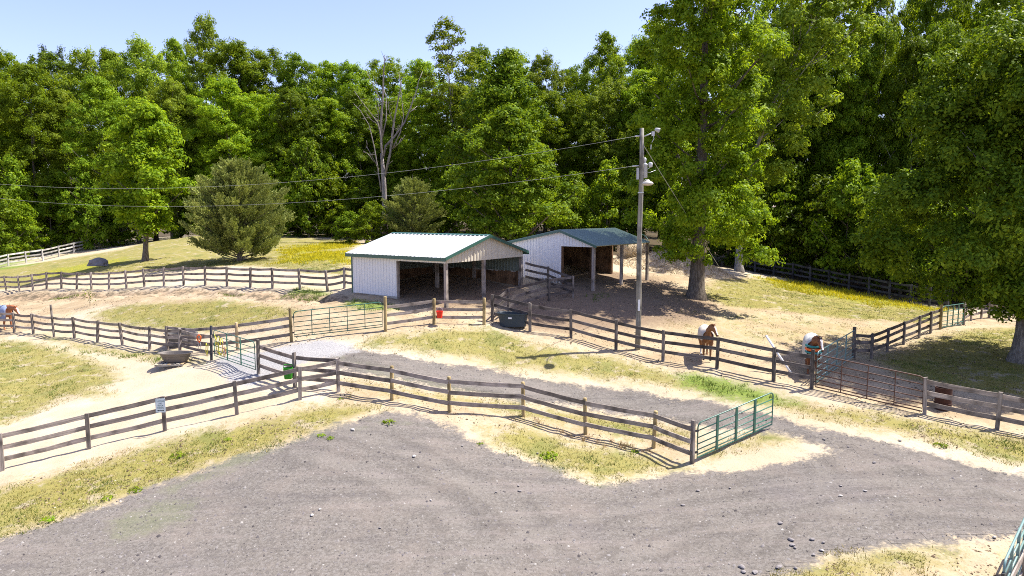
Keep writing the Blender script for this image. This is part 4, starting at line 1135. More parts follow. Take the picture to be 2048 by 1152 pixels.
    mm.build('mane', HAIR, root, True)
    mm = MB()
    for k in range(22):
        a = r.uniform(0, 6.28); w = r.uniform(0, .05)
        mm.tube([(-.84, .02 * math.cos(a), 1.28), (-.93, w * math.cos(a), 1.12), (-.96, w * 1.5 * math.cos(a), .8), (-.93 + w, w * 1.6 * math.sin(a), r.uniform(.38, .55))], [.022, .026, .022, .006], 5)
    mm.build('tail', HAIR, root, True)
    if blanket:
        mt, strap, lo = blanket
        mm = MB(); rings = []; rr = random.Random(11)
        for x, z, ry, rz_ in [(-.93, 1.10, .18, .26), (-.86, 1.20, .24, .29), (-.70, 1.2, .31, .325), (-.48, 1.19, .335, .355), (-.25, 1.15, .335, .365), (0, 1.13, .335, .37), (.25, 1.14, .325, .375), (.43, 1.17, .31, .375), (.58, 1.19, .29, .345), (.70, 1.17, .245, .27)]:
            q = []
            for k in range(29):
                t = math.pi * k / 28; c, s = math.cos(t), math.sin(t)
                q.append((x, ry * c + .006 * math.sin(9 * x + k), z + rz_ * s))
            drop = lo + .03 * math.sin(x * 9) + rr.uniform(-.01, .01)
            zz = [z - (z - drop) * f for f in (.35, .7, 1.0)]
            fl = [ry * (1.0 + .05 * f) + .012 * math.sin(x * 14 + 4 * f) for f in (.35, .7, 1.0)]
            q = [(x, fl[2], zz[2]), (x, fl[1], zz[1]), (x, fl[0], zz[0])] + q + [(x, -fl[0], zz[0]), (x, -fl[1], zz[1]), (x, -fl[2], zz[2])]
            rings.append(q)
        n_ = len(rings[0]); vs = [v for q in rings for v in q]
        fs = [(i * n_ + k, i * n_ + k + 1, (i + 1) * n_ + k + 1, (i + 1) * n_ + k) for i in range(len(rings) - 1) for k in range(n_ - 1)]
        mm.add(vs, fs); bl = mm.build('blanket', mt, root, True)
        so = bl.modifiers.new('thick', 'SOLIDIFY'); so.thickness = .012
        for st_ in strap:
            mm = MB(); st_[1](mm); mm.build(st_[0], st_[2], bl, True)
    return root


CHEST = mat_horse('chestnut_coat', (.23, .095, .035)); BAY = mat_horse('bay_coat', (.17, .06, .022)); RED_C = mat_horse('bright_chestnut_coat', (.31, .11, .042))
coat_hair = {'chestnut_coat': mat_plain('chestnut_hair', (.20, .08, .03), .6), 'bay_coat': mat_plain('dark_hair', (.03, .018, .012), .6), 'bright_chestnut_coat': mat_plain('red_hair', (.34, .11, .04), .6)}
SHEET = mat_plain('cream_fly_sheet', (.55, .49, .41), .8, 0, .1, 4, .1); SHEET2 = mat_plain('silver_fly_sheet', (.47, .47, .44), .75, 0, .14, 4, .1)
BLUEB = mat_plain('grey_blue_blanket', (.24, .29, .42), .8, 0, .2, 3, .1); TEAL = mat_plain('teal_trim', (.03, .22, .21), .7); NAVY = mat_plain('navy_strap', (.02, .03, .07), .7); ORNG = mat_plain('orange_trim', (.80, .16, .03), .7); PURP = mat_plain('purple_patch', (.13, .04, .22), .7)


def belt(x, z0=.78, w=.04, ry=.355, rz_=.375, zc=1.13):
    def f(mm):
        pts = [(x, ry * 1.06, z0)] + [(x, (ry + .012) * math.cos(t), zc + (rz_ + .014) * math.sin(t)) for t in [math.pi * k / 16 for k in range(17)]] + [(x, -ry * 1.06, z0)]
        mm.tube(pts, [(w, .012)] * len(pts), 6)
    return f


def chest_band(z, w=.05):
    def f(mm):
        mm.tube([(.62, .30, z + .02), (.74, .22, z), (.83, .10, z - .01), (.85, 0, z - .015), (.83, -.10, z - .01), (.74, -.22, z), (.62, -.30, z + .02)], [(.012, w)] * 7, 6)
    return f


def patch(x, z, s, side):
    def f(mm):
        y = .362 * side; mm.box(x - s, x + s, min(y, y + .014 * side), max(y, y + .014 * side), z - s, z + s)
    return f


p = gp(1411, 716)
horse('chestnut horse with cream sheet and white blaze standing behind the dark fence', p, R(-99), CHEST, (SHEET, [], .98),
      (.78, .03, 1.52), (.96, .14, 1.76), (1.16, .36, 1.30), .96, (.06, -.05), (3,))
p = gp(1643, 752)
horse('brown horse in silver sheet with teal and orange chest trim by gate post', p + Vector((-.2, .55, 0)), R(-110), BAY, (SHEET2, [('trim', chest_band(1.22, .05), TEAL), ('trim', chest_band(1.09, .05), ORNG), ('trim', chest_band(.97, .04), TEAL)], .70),
      (.80, .05, 1.48), (.98, .15, 1.62), (1.20, .27, 1.15), 1.08, (.05, -.04), (0,))
p = gp(2, 663)
horse('red chestnut horse in blue grey blanket at left edge behind sagging fence', p + Vector((-.35, .6, 0)), R(-18), RED_C, (BLUEB, [('strap', belt(.30), NAVY), ('strap', belt(-.3), NAVY), ('patch', patch(.12, .98, .08, -1), PURP), ('patch', patch(.42, 1.0, .1, -1), SHEET)], .72),
      (.90, 0, 1.40), (1.18, 0, 1.46), (1.45, .04, 1.02), 1.04, (.08, -.12), ())
# ------------------------------------------------------------------ trees
def mat_leaf(name, stops, trans, tf=.38, rough=.5):
    t = NT(name); r1 = t.attr('rnd'); cl = t.attr('clump'); ob = t.n('ObjectInfo').outputs['Random']
    k = t.math('ADD', t.math('MULTIPLY', r1, .45), t.math('ADD', t.math('MULTIPLY', cl, .35), t.math('MULTIPLY', ob, .2)))
    c = t.ramp(k, stops)
    hs = t.n('HueSaturation', {'Color': c, 'Hue': t.math('ADD', .496, t.math('MULTIPLY', ob, .018)), 'Saturation': 1.0, 'Value': t.math('ADD', .85, t.math('MULTIPLY', ob, .45))}).outputs[0]
    b = t.n('BsdfPrincipled', {'Base Color': hs, 'Roughness': rough, 'Specular IOR Level': .09})
    tc = t.mix(1.0, hs, trans, 'MULTIPLY')
    tr = t.n('BsdfTranslucent', {'Color': tc})
    mx = t.n('MixShader', {0: tf, 1: b.outputs[0], 2: tr.outputs[0]})
    t.t.links.new(mx.outputs[0], t.out.inputs[0])
    return t.m


LEAF_A = mat_leaf('broad_leaf', [(.1, (.07, .12, .007)), (.5, (.165, .245, .011)), (.9, (.29, .355, .02))], (1.6, 1.45, .7), .42)
LEAF_B = mat_leaf('yellowish_leaf', [(.1, (.085, .13, .01)), (.5, (.185, .25, .018)), (.9, (.31, .36, .035))], (1.4, 1.3, .7), .42)
LEAF_C = mat_leaf('cedar_spray', [(.1, (.10, .13, .03)), (.5, (.23, .265, .065)), (.9, (.40, .42, .13))], (1.2, 1.1, .7), .2, .7)
LEAF_D = mat_leaf('deep_green_leaf', [(.1, (.045, .088, .006)), (.5, (.125, .19, .01)), (.9, (.24, .305, .018))], (1.6, 1.45, .7), .36)
LEAF_E = mat_leaf('dark_glossy_leaf', [(.1, (.035, .07, .006)), (.5, (.10, .155, .009)), (.9, (.23, .29, .017))], (1.6, 1.45, .7), .33)
LEAF_P = mat_leaf('pine_needle', [(.1, (.05, .075, .04)), (.9, (.12, .15, .09))], (1.2, 1.1, .8), .15, .7)


def mat_bark(name, c0, c1, sc=6):
    t = NT(name); oc = t.n('TexCoord').outputs['Object']; v = t.n('VectorMath', {0: oc, 1: (sc, sc, sc * .22)}, operation='MULTIPLY').outputs[0]
    n = t.noise(v, 2.0, 5, .7); n2 = t.noise(oc, .8, 2)
    c = t.mix(t.step(n, .35, .65), c0, c1); c = t.mix(t.math('MULTIPLY', t.step(n2, .5, .7), .4), c, tuple(x * .5 for x in c0))
    return t.surf(c, .95, n, .9, .05, spec=.1)


BARK = mat_bark('grey_brown_bark', (.085, .068, .052), (.20, .17, .135)); BARK_L = mat_bark('pale_bark', (.20, .18, .155), (.40, .37, .33)); BARK_M = mat_bark('mid_grey_bark', (.12, .105, .088), (.26, .235, .20)); BARK_DEAD = mat_bark('bleached_dead_wood', (.17, .145, .13), (.34, .30, .275))


def leaves_np(r, C, NRM, size, aspect=.55, fold=.25):
    n = len(C); NRM = NRM / np.linalg.norm(NRM, axis=1)[:, None]
    a = r.normal(0, 1, (n, 3)); T = np.cross(NRM, a); T /= np.linalg.norm(T, axis=1)[:, None]; B = np.cross(NRM, T)
    s = (size * r.uniform(.65, 1.25, n))[:, None]
    V_ = np.stack([C - T * s, C + B * s * aspect + NRM * s * fold, C + T * s, C - B * s * aspect + NRM * s * fold], 1).reshape(-1, 3)
    return V_


def crown_leaves(r, boughs, n_cl, n_lf, rc, leaf, squash=.8, droop=.25, inner=.28, spread=1.0, up=.35):
    """boughs: list of (centre, radius). Returns leaf centres, normals, clump values"""
    Cs, Ns, Ks = [], [], []
    for c, rad in boughs:
        k = max(3, int(n_cl * (rad ** 2)))
        d = r.normal(0, 1, (k, 3)); d /= np.linalg.norm(d, axis=1)[:, None]; d[:, 2] = np.where(d[:, 2] < -.35, -d[:, 2] * .6, d[:, 2])
        rr = rad * np.where(r.random(k) < inner, r.uniform(.2, .7, k), r.uniform(.78, 1.08, k))
        cc = np.array(c) + d * rr[:, None] * np.array([1, 1, squash])
        cs = rc * r.uniform(.6, 1.35, k)
        q = r.normal(0, 1, (k, n_lf, 3)); q /= np.linalg.norm(q, axis=2)[:, :, None]
        q *= (r.random((k, n_lf, 1)) ** .5)
        h = np.linalg.norm(q[:, :, :2], axis=2)
        q = q * np.array([1, 1, .75]); q[:, :, 2] += -droop * h ** 2 + .1
        pts = cc[:, None, :] + q * cs[:, None, None] * spread
        nn = q * np.array([1.0, 1.0, 1.0]) + d[:, None, :] * .5 + np.array([0, 0, up]) + r.normal(0, .45, (k, n_lf, 3))
        Cs.append(pts.reshape(-1, 3)); Ns.append(nn.reshape(-1, 3)); Ks.append(np.repeat(r.random(k), n_lf))
    return np.vstack(Cs), np.vstack(Ns), np.concatenate(Ks)


def profile(kind, t):
    if kind == 'oval': return math.sin(math.pi * min(1, (t * .94 + .05)) ** .85) ** .65
    if kind == 'tall': return (min(1, t / .06 + .7) ** .6) * (1 - max(0, (t - .5) / .5) ** 2.2 * .6)
    if kind == 'dome': return (.62 + .38 * min(1, t / .3)) * math.sqrt(max(.16, 1 - max(0, (t - .35) / .65) ** 2.6))
    if kind == 'broad': return (min(1, t / .15) ** .5) * math.sqrt(max(.03, 1 - max(0, (t - .25) / .75) ** 2.0))
    if kind == 'cone': return max(.06, (1 - t) ** .8) * min(1, t / .08 + .5)
    if kind == 'vase': return .35 + .65 * math.sin(math.pi * min(1, t * .55 + .4)) ** .5 if t < .9 else .6
    return 1


def tree_meshes(seed, H, z0, Rr, kind, nb, ncl, nlf, rc, leaf, trunk_r, leafmat, bark, limb=1.0, brad=(.26, .42), bend=.3, trunk_top=.85, limb_every=0, limb_z=0.0, lean=(0, 0), **kw):
    """trunk + crown meshes with base at the origin"""
    r = np.random.default_rng(seed); rd = random.Random(seed)
    ax = lambda z: np.array([bend * math.sin(z * .21 + seed), bend * math.sin(z * .17 + 2 * seed), z]) - np.array([bend * math.sin(seed), bend * math.sin(2 * seed), 0]) + np.array([lean[0], lean[1], 0]) * (max(z, 0) / H) ** 1.4
    boughs = []; m = MB()
    zs = [H * trunk_top * k / 10 for k in range(11)]
    rads = [trunk_r * (1 - .88 * (k / 10) ** .9) for k in range(11)]
    pts = [ax(z) for z in zs]; pts = [np.array([0, 0, -.5])] + [np.array([0, 0, .12])] + [ax(.55)] + pts[1:]
    m.tube(pts, [trunk_r * 1.75, trunk_r * 1.45, trunk_r * 1.12] + rads[1:], 12)
    for k in range(nb):
        t = ((k + rd.random()) / nb) ** .9; z = z0 + (H - z0) * t
        rp = Rr * profile(kind, t); a = k * 2.399 + rd.uniform(-.5, .5)
        br = max(.35, Rr * rd.uniform(*brad) * (.6 + .4 * profile(kind, t)))
        rad = max(0, rp - br * .75) * (rd.uniform(.55, 1.08) if rd.random() < .76 else rd.uniform(.05, .5))
        c = ax(z) + np.array([rad * math.cos(a), rad * math.sin(a), 0])
        boughs.append((c, br))
        if rad > .4 and limb > 0 and k % (limb_every or (2 if nb > 40 else 1)) == 0 and z - rad * .5 > limb_z:
            zb = max(z0 * .75, z - rad * rd.uniform(.5, .9)); zb = min(zb, H * trunk_top * .97); p0 = ax(zb)
            tr = trunk_r * (1 - .85 * zb / (H * trunk_top)) * .5
            mid = p0 * .5 + c * .5 + np.array([0, 0, -.12 * rad + rd.uniform(-.1, .2)])
            m.tube([p0, mid, c, c + (c - mid) * .35], [max(.03, tr * limb), max(.025, tr * .7 * limb), .03, .012], 6)
    C, N, K = crown_leaves(r, boughs, ncl, nlf, rc, leaf, **kw)
    V_ = leaves_np(r, C, N, leaf); n = len(C)
    cm = mesh_np('crown', V_, np.arange(4 * n).reshape(n, 4), leafmat, {'rnd': ('FACE', r.random(n)), 'clump': ('FACE', K)})
    tm = bpy.data.meshes.new('trunk'); tm.from_pydata(m.v, [], m.f); tm.materials.append(bark); tm.polygons.foreach_set('use_smooth', [True] * len(tm.polygons)); tm.update()
    return cm, tm, n


def place_tree(name, label, cat, cm, tm, loc, rz=0, sc=(1, 1, 1), group=None):
    root = thing(name, label, cat, loc, rz, group); root.scale = sc
    link('crown', cm, root); link('trunk', tm, root)
    return root


LEAFN = 0
PROTO = {}
H0, R0 = 20.0, 5.4
for key, (seed, kind, z0, nb, ncl, lm, bark) in {
        'a': (11, 'dome', 2.5, 50, 8, LEAF_A, BARK), 'b': (12, 'dome', 1.5, 54, 8, LEAF_D, BARK), 'c': (13, 'dome', 2.0, 50, 8, LEAF_B, BARK),
        'd': (14, 'oval', 4.0, 40, 9, LEAF_A, BARK_L), 'e': (15, 'dome', .8, 56, 8, LEAF_A, BARK), 'f': (16, 'broad', .5, 50, 8, LEAF_D, BARK_L)}.items():
    cm, tm, n = tree_meshes(seed, H0, z0, R0, kind, nb, ncl * 1.25, 62, .52, .108, .26, lm, bark, droop=.2, brad=(.22, .36), trunk_top=.78, limb=.7)
    PROTO[key] = (cm, tm); LEAFN += n
# shrub / understory
for key, (seed, lm) in {'s': (21, LEAF_A), 'u': (22, LEAF_D)}.items():
    cm, tm, n = tree_meshes(seed, 8.0, .3, 3.2, 'broad', 26, 9, 36, .5, .14, .10, lm, BARK, bend=.1, droop=.4)
    PROTO[key] = (cm, tm); LEAFN += n


def wood_tree(u, vt, d, hw, key, label, group=None, name='tree', cat='tree', H=H0, R_=R0, sink=.2):
    tp = at(u, vt, d); z = gz(tp.x, tp.y) - sink
    h = tp.z - z; w = hw * d / F
    return place_tree(name, label, cat, *PROTO[key], (tp.x, tp.y, z), random.uniform(0, 6.28), (w / R_, w / R_, h / H), group)


GB = 'trees of the wood behind the paddocks'
# skyline row: (u, top v, distance, half width px, kind, label)
BACK = [(-30, 95, 104, 62, 'a', None), (20, 118, 106, 56, 'e', 'rounded tree on the skyline at the far left edge'), (100, 122, 112, 56, 'b', None), (158, 112, 104, 58, 'c', 'yellow green tree on the skyline next to the thin pine tops'),
        (222, 112, 108, 54, 'a', None), (290, 92, 102, 58, 'c', 'golden green skyline tree left of the highest wispy crown'), (345, 84, 110, 54, 'd', None),
        (402, 46, 103, 50, 'c', 'wispy crown rising highest above the left wood'), (468, 90, 101, 62, 'a', 'full tree just right of the highest wispy crown'), (532, 108, 106, 56, 'e', None), (592, 124, 104, 56, 'b', None), (650, 134, 108, 54, 'a', None),
        (705, 136, 106, 56, 'f', None), (765, 124, 110, 56, 'e', 'skyline tree rising directly behind the bare dead tree'), (832, 130, 104, 56, 'a', None), (958, 108, 100, 58, 'f', 'dark skyline tree right of the tall thin poplar'), (1035, 116, 104, 58, 'a', None),
        (1092, 122, 100, 52, 'c', 'yellowish skyline tree above the farther green-roofed shed'), (1150, 146, 104, 52, 'b', None), (1212, 70, 96, 56, 'd', 'rounded airy crown on skyline left of the large oak'), (1268, 84, 100, 50, 'e', None), (1330, 60, 98, 60, 'a', None)]
MID = [(-20, 150, 92, 66, 'e'), (58, 138, 92, 62, 'a'), (128, 190, 94, 58, 'c'), (200, 165, 90, 62, 'f'), (262, 205, 92, 54, 'a'), (330, 170, 90, 60, 'c'), (392, 205, 93, 54, 'b'), (450, 165, 89, 64, 'a'), (525, 195, 92, 58, 'e'), (590, 190, 90, 56, 'b'), (650, 205, 92, 56, 'a'),
       (716, 190, 93, 54, 'f'), (775, 205, 94, 52, 'b'), (835, 190, 91, 56, 'e'), (905, 175, 90, 56, 'a'), (965, 190, 86, 56, 'c'), (1105, 190, 82, 58, 'a'), (1160, 195, 84, 58, 'e'), (1225, 170, 80, 62, 'c'), (1290, 150, 82, 62, 'a'), (1350, 120, 80, 60, 'e')]
LOW = [(15, 320, 86, 62, 'u'), (95, 370, 88, 56, 's'), (165, 350, 86, 52, 'u'), (235, 390, 90, 50, 's'), (350, 370, 88, 50, 'u'), (415, 350, 86, 56, 's'), (560, 330, 87, 58, 's'), (612, 285, 86, 60, 'u'), (662, 330, 88, 54, 's'), (720, 360, 88, 52, 'u'),
       (870, 370, 84, 48, 's'), (910, 340, 80, 56, 'u'), (1150, 350, 72, 58, 'u'), (1215, 330, 70, 62, 's'), (1270, 340, 72, 56, 'u'), (30, 405, 82, 50, 's'), (-10, 380, 80, 60, 'u'), (590, 400, 88, 50, 'u'), (690, 410, 87, 50, 's'), (800, 410, 87, 48, 'u'), (742, 408, 75, 44, 's'), (698, 425, 76, 42, 'u')]
MARKS = [(-90, 'beyond the left picture edge'), (-30, 'cut off by the left picture edge'), (18, 'just inside the left picture edge'), (60, 'over the pale slanting fence'), (97, 'over the far end of the pale fence'),
         (130, 'above the grey boulder'), (160, 'left of the lone maple'), (200, 'behind the left side of lone maple'), (232, 'directly behind the lone maple'), (265, 'behind the right side of lone maple'), (292, 'close right of the lone maple'),
         (330, 'in the gap between maple and cedar'), (350, 'left of the cedar'), (395, 'behind the left flank of the cedar'), (414, 'behind the cedar, left of its tip'), (450, 'directly behind the cedar tip'), (470, 'behind the cedar, right of its tip'),
         (528, 'behind the right flank of the cedar'), (560, 'close right of the cedar'), (590, 'over the left end of the flower drift'), (613, 'over the middle of the flower drift'), (652, 'over the right end of the flower drift'), (690, 'over the corner of the near shed'),
         (712, 'left of the dead tree'), (742, 'right in front of the dead tree'), (768, 'right behind the dead tree'), (800, 'between dead tree and olive bush'), (833, 'behind the dull olive bush'), (870, 'over the near shed roof, left of poplar'),
         (907, 'behind the thin poplar'), (960, 'between poplar and the broad tree'), (1035, 'behind the tall dark tree above the sheds'), (1095, 'above the gap between the two sheds'), (1150, 'over the white wall of the far shed'), (1162, 'over the door of the far shed'),
         (1213, 'over the green roof, left part'), (1226, 'over the green roof, middle part'), (1268, 'just behind the utility pole'), (1290, 'between utility pole and the tallest tree'), (1330, 'behind the left side of the tallest tree'), (1352, 'behind the trunk of the tallest tree')]
MARKS_R = [(1440, 'behind the right side of the tallest tree'), (1462, 'at the guy wire foot'), (1480, 'beside the pale leaning trunk'), (1500, 'close right of the pale leaning trunk'), (1525, 'at the left end of the dark fence'), (1545, 'over the left end of dark fence'), (1562, 'over the second bay of dark fence'),
           (1576, 'over the third bay of dark fence'), (1608, 'over the start of the flower strip'), (1640, 'over the left half of the flower strip'), (1666, 'over the middle of the flower strip'), (1700, 'right of the flower strip middle'), (1721, 'over the right half of flower strip'), (1756, 'left of the spreading tree'),
           (1774, 'at the left rim of the spreading tree'), (1816, 'behind the left rim of spreading tree'), (1834, 'behind the left part of spreading tree'), (1880, 'over the small far gate'), (1895, 'behind the small far gate'), (1946, 'over the short far fence'), (1958, 'behind the short far fence'),
           (2010, 'left of the spreading tree trunk'), (2040, 'behind the spreading tree trunk'), (2085, 'close outside the right picture edge'), (2120, 'outside the right picture edge'), (2160, 'farther outside the right edge'), (2240, 'well outside the right edge'), (2340, 'farthest outside the right edge')]


def marks(rows, marks_):
    """one landmark phrase per tree of a row, each phrase used once"""
    left = list(marks_); out = []
    for q in rows:
        m_ = min(left, key=lambda w: abs(w[0] - q[0])); left.remove(m_); out.append(m_[1])
    return out


BACK = [(-90, 105, 100, 62, 'e', None)] + BACK
for (u, v, d, hw, k, lb), mk in zip(BACK, marks(BACK, MARKS)):
    wood_tree(u, v, d, hw * 1.45, k, lb or 'tall skyline tree ' + mk, GB)
for (u, v, d, hw, k), mk in zip(MID, marks(MID, MARKS)):
    wood_tree(u, v, d, hw * 1.42, k, 'leafy mid-height wood tree ' + mk, GB)
for (u, v, d, hw, k), mk in zip(LOW, marks(LOW, MARKS)):
    wood_tree(u, v, d, hw, k, 'low tree at the wood foot ' + mk, 'understory trees at the wood edge', H=8.0, R_=3.2)
# right-hand wood, taller and nearer
RB = [(1440, -20, 74, 78, 'a'), (1500, 40, 70, 74, 'e'), (1560, -60, 76, 80, 'd'), (1615, 20, 68, 78, 'b'), (1668, -40, 72, 76, 'c'), (1722, 28, 78, 66, 'd'), (1772, -60, 70, 76, 'c'), (1832, -30, 74, 76, 'd'), (1890, -90, 68, 84, 'a'),
      (1950, -50, 72, 80, 'e'), (2010, -80, 66, 84, 'd'), (2080, -60, 68, 88, 'a'), (2160, -60, 64, 90, 'b'), (2240, -40, 66, 90, 'a'), (2340, -40, 60, 100, 'e')]
RM = [(1480, 95, 66, 80, 'b'), (1545, 130, 67, 78, 'f'), (1605, 40, 64, 86, 'b'), (1665, 75, 65, 84, 'f'), (1720, 115, 62, 80, 'b'), (1775, 55, 63, 80, 'b'), (1835, 90, 60, 84, 'f'), (1900, 60, 60, 86, 'b'), (1965, 90, 58, 86, 'f'), (2040, 60, 58, 90, 'b'), (2120, 60, 54, 96, 'b')]
RL = [(1460, 400, 62, 70, 'u'), (1525, 370, 61, 76, 'u'), (1575, 340, 60, 76, 'u'), (1640, 360, 58, 80, 'u'), (1700, 330, 56, 84, 'u'), (1755, 380, 54, 80, 'u'), (1815, 350, 53, 84, 'u'), (1880, 400, 51, 86, 'u'), (1945, 390, 50, 86, 'u'), (2010, 400, 49, 90, 'u'), (2090, 380, 48, 96, 'u')]
GR = 'trees of the tall wood on the right'
for rows, lab, grp, kw in ((RB, 'tall back tree of the right wood ', GR, {}), (RM, 'shaded tree inside the right wood ', GR, {}), (RL, 'low dark tree of the right wood ', 'understory trees of the right wood', {'H': 8.0, 'R_': 3.2})):
    for (u, v, d, hw, k), mk in zip(rows, marks(rows, MARKS_R)):
        wood_tree(u, v, d, hw, k, lab + mk, grp, **kw)

# specimen trees
PROTO['maple'] = tree_meshes(31, 14, 2.6, 3.9, 'oval', 54, 11, 40, .55, .15, .24, LEAF_A, BARK, brad=(.22, .36), droop=.45)[:2]
wood_tree(272, 208, 62, 92, 'maple', 'lone leafy maple with a straight trunk on the shaded hill', H=14, R_=3.9)
PROTO['beech'] = tree_meshes(32, 15, .4, 6.0, 'broad', 90, 9, 44, .58, .15, .3, LEAF_D, BARK, brad=(.15, .27), droop=.55)[:2]
wood_tree(1020, 222, 62, 132, 'beech', 'broad low-branched dark green tree behind the two sheds', H=15, R_=6.0)
PROTO['beech2'] = tree_meshes(33, 20, 2, 5.2, 'oval', 90, 8, 44, .6, .15, .3, LEAF_E, BARK, brad=(.17, .30), droop=.5)[:2]
wood_tree(1020, 108, 72, 116, 'beech2', 'tall dark tree rising behind the broad tree above the sheds', H=20, R_=5.2)
PROTO['poplar'] = tree_meshes(34, 26, 13, 3.6, 'dome', 54, 8, 34, .5, .13, .22, LEAF_B, BARK_L, brad=(.18, .30), inner=.1)[:2]
wood_tree(890, 46, 88, 74, 'poplar', 'thin tall airy poplar with a bare pale trunk left of broad tree', H=26, R_=3.6)
PROTO['pine'] = tree_meshes(35, 24, 14, 3.4, 'cone', 26, 5, 40, .55, .11, .2, LEAF_P, BARK, brad=(.12, .22), squash=.35)[:2]
for u, v, lb in ((82, 92, 'thin pine top poking over the skyline at left'), (212, 100, 'second thin pine top, between the skyline trees'), (125, 98, 'slender pine top just right of the first pine')):
    wood_tree(u, v, 118, 40, 'pine', lb, None, 'pine_tree', 'tree', H=24, R_=3.4)

# cedar: feathery olive sprays
def cedar(label, u, v, d, hw, seed, lm, H=9.6, Rr=4.6, name='cedar_tree', n_b=150):
    r = np.random.default_rng(seed); rd = random.Random(seed); boughs = []; m = MB()
    m.tube([(0, 0, -.4), (0, 0, .5), (.1, .05, H * .4), (.05, 0, H * .95)], [.3, .22, .14, .02], 10)
    Cs, Ns, Ks = [], [], []
    for k in range(n_b):
        t = (k + .5) / n_b; z = .15 + (H - .3) * t; rad = Rr * ((1 - t) ** .74 * 1.08 + .01) * rd.uniform(.6, 1.1) * (.62 + .38 * min(1, t / .28)); a = k * 2.399 + rd.uniform(-.3, .3)
        dirv = np.array([math.cos(a), math.sin(a), .32 + .5 * t + rd.uniform(-.1, .15)])
        p0 = np.array([0, 0, z * .85]); p1 = p0 + dirv * rad
        m.tube([p0, (p0 + p1) / 2 + [0, 0, -.1], p1], [.045, .03, .01], 5)
        ns = int(8 + rad * 10)
        for q in range(ns):
            f = rd.uniform(.3, 1.05); b = p0 + (p1 - p0) * f; sd = np.array([-math.sin(a), math.cos(a), 0]) * rd.uniform(-1, 1) * .55 * (1.1 - f * .6) + np.array([0, 0, rd.uniform(-.15, .2)])
            c = b + sd; dd = dirv * .6 + sd * 1.1 + np.array([0, 0, .35]); dd /= np.linalg.norm(dd)
            nl = 28; w = r.uniform(0, .62, nl)
            Cs.append(c + dd * w[:, None] + r.normal(0, .085, (nl, 3)) * (1.1 - w[:, None])); Ns.append(np.tile(dd, (nl, 1)) + r.normal(0, .25, (nl, 3))); Ks.append(np.full(nl, rd.random()))
    C = np.vstack(Cs); D = np.vstack(Ns); D /= np.linalg.norm(D, axis=1)[:, None]; n = len(C)
    Wd = np.cross(D, r.normal(0, 1, (n, 3))); Wd /= np.linalg.norm(Wd, axis=1)[:, None]; L_ = r.uniform(.08, .15, (n, 1))
    V_ = np.stack([C - D * L_ * .3 - Wd * .02, C + D * L_ * .3 - Wd * .04, C + D * L_, C + D * L_ * .3 + Wd * .04], 1).reshape(-1, 3)
    cm = mesh_np('crown', V_, np.arange(4 * n).reshape(n, 4), lm, {'rnd': ('FACE', r.random(n)), 'clump': ('FACE', np.concatenate(Ks))})
    tm = bpy.data.meshes.new('trunk'); tm.from_pydata(m.v, [], m.f); tm.materials.append(BARK); tm.update()
    tp = at(u, v, d); z = gz(tp.x, tp.y) - .1; w = hw * d / F
    return place_tree(name, label, 'tree', cm, tm, (tp.x, tp.y, z), 1.0, (w / Rr, w / Rr, (tp.z - z) / H))


cedar('bushy olive cedar growing on the hill behind the long fence', 470, 298, 59, 112, 41, LEAF_C)
cedar('dull olive bushy tree in front of the bare dead tree', 824, 342, 77, 76, 42, LEAF_C, 9, 4.2, 'bushy_tree', 80)

# dead tree: limbs traced at their own depth
DT = [[(235, 1110), (235, 1060), (232, 960), (228, 870), (222, 800), (215, 700)], [(212, 960), (200, 880), (186, 790), (165, 660), (130, 510), (70, 410), (25, 365)], [(216, 840), (216, 690), (205, 560), (186, 490), (150, 440), (80, 350), (30, 280)],
      [(215, 690), (210, 480), (222, 330), (228, 150), (235, 80), (250, 40)], [(235, 80), (228, 45)], [(212, 360), (180, 280), (140, 210), (115, 140)], [(206, 530), (190, 480), (195, 440), (170, 370)], [(205, 415), (185, 350)],
      [(220, 590), (245, 470), (247, 330), (232, 270)], [(236, 860), (272, 700), (290, 540), (306, 440), (330, 320), (345, 250), (330, 150)], [(290, 490), (262, 400), (258, 355)], [(228, 720), (240, 650), (300, 590), (370, 490), (410, 390), (445, 290), (465, 210), (492, 145)],
      [(408, 420), (455, 380)], [(288, 670), (340, 560), (362, 450), (350, 330), (338, 200)], [(300, 660), (345, 620), (372, 578)], [(200, 810), (150, 720), (110, 650)], [(165, 760), (120, 700), (90, 690)], [(300, 540), (330, 530)], [(215, 520), (140, 470), (120, 440)]]
dwid = [.36, .10, .115, .155, .035, .065, .06, .045, .085, .155, .05, .15, .045, .085, .075, .05, .035, .035, .035]
dtd = 79.0
def dpt(x, y, k): return at(700 + x / 3.3875, 100 + y / 3.3875, dtd + k)
b0 = dpt(235, 1060, 0); b0.z = gz(b0.x, b0.y)
dt = thing('dead_tree', 'bare grey dead tree standing in front of the wood', 'tree', b0)
m = MB(); rd = random.Random(5)
pts = [dpt(x, y, 0) - b0 for x, y in DT[0]]; pts[0].z = -.4
m.tube(pts, [.36, .31, .28, .26, .22, .17], 12); m.build('trunk', BARK_DEAD, dt, True)
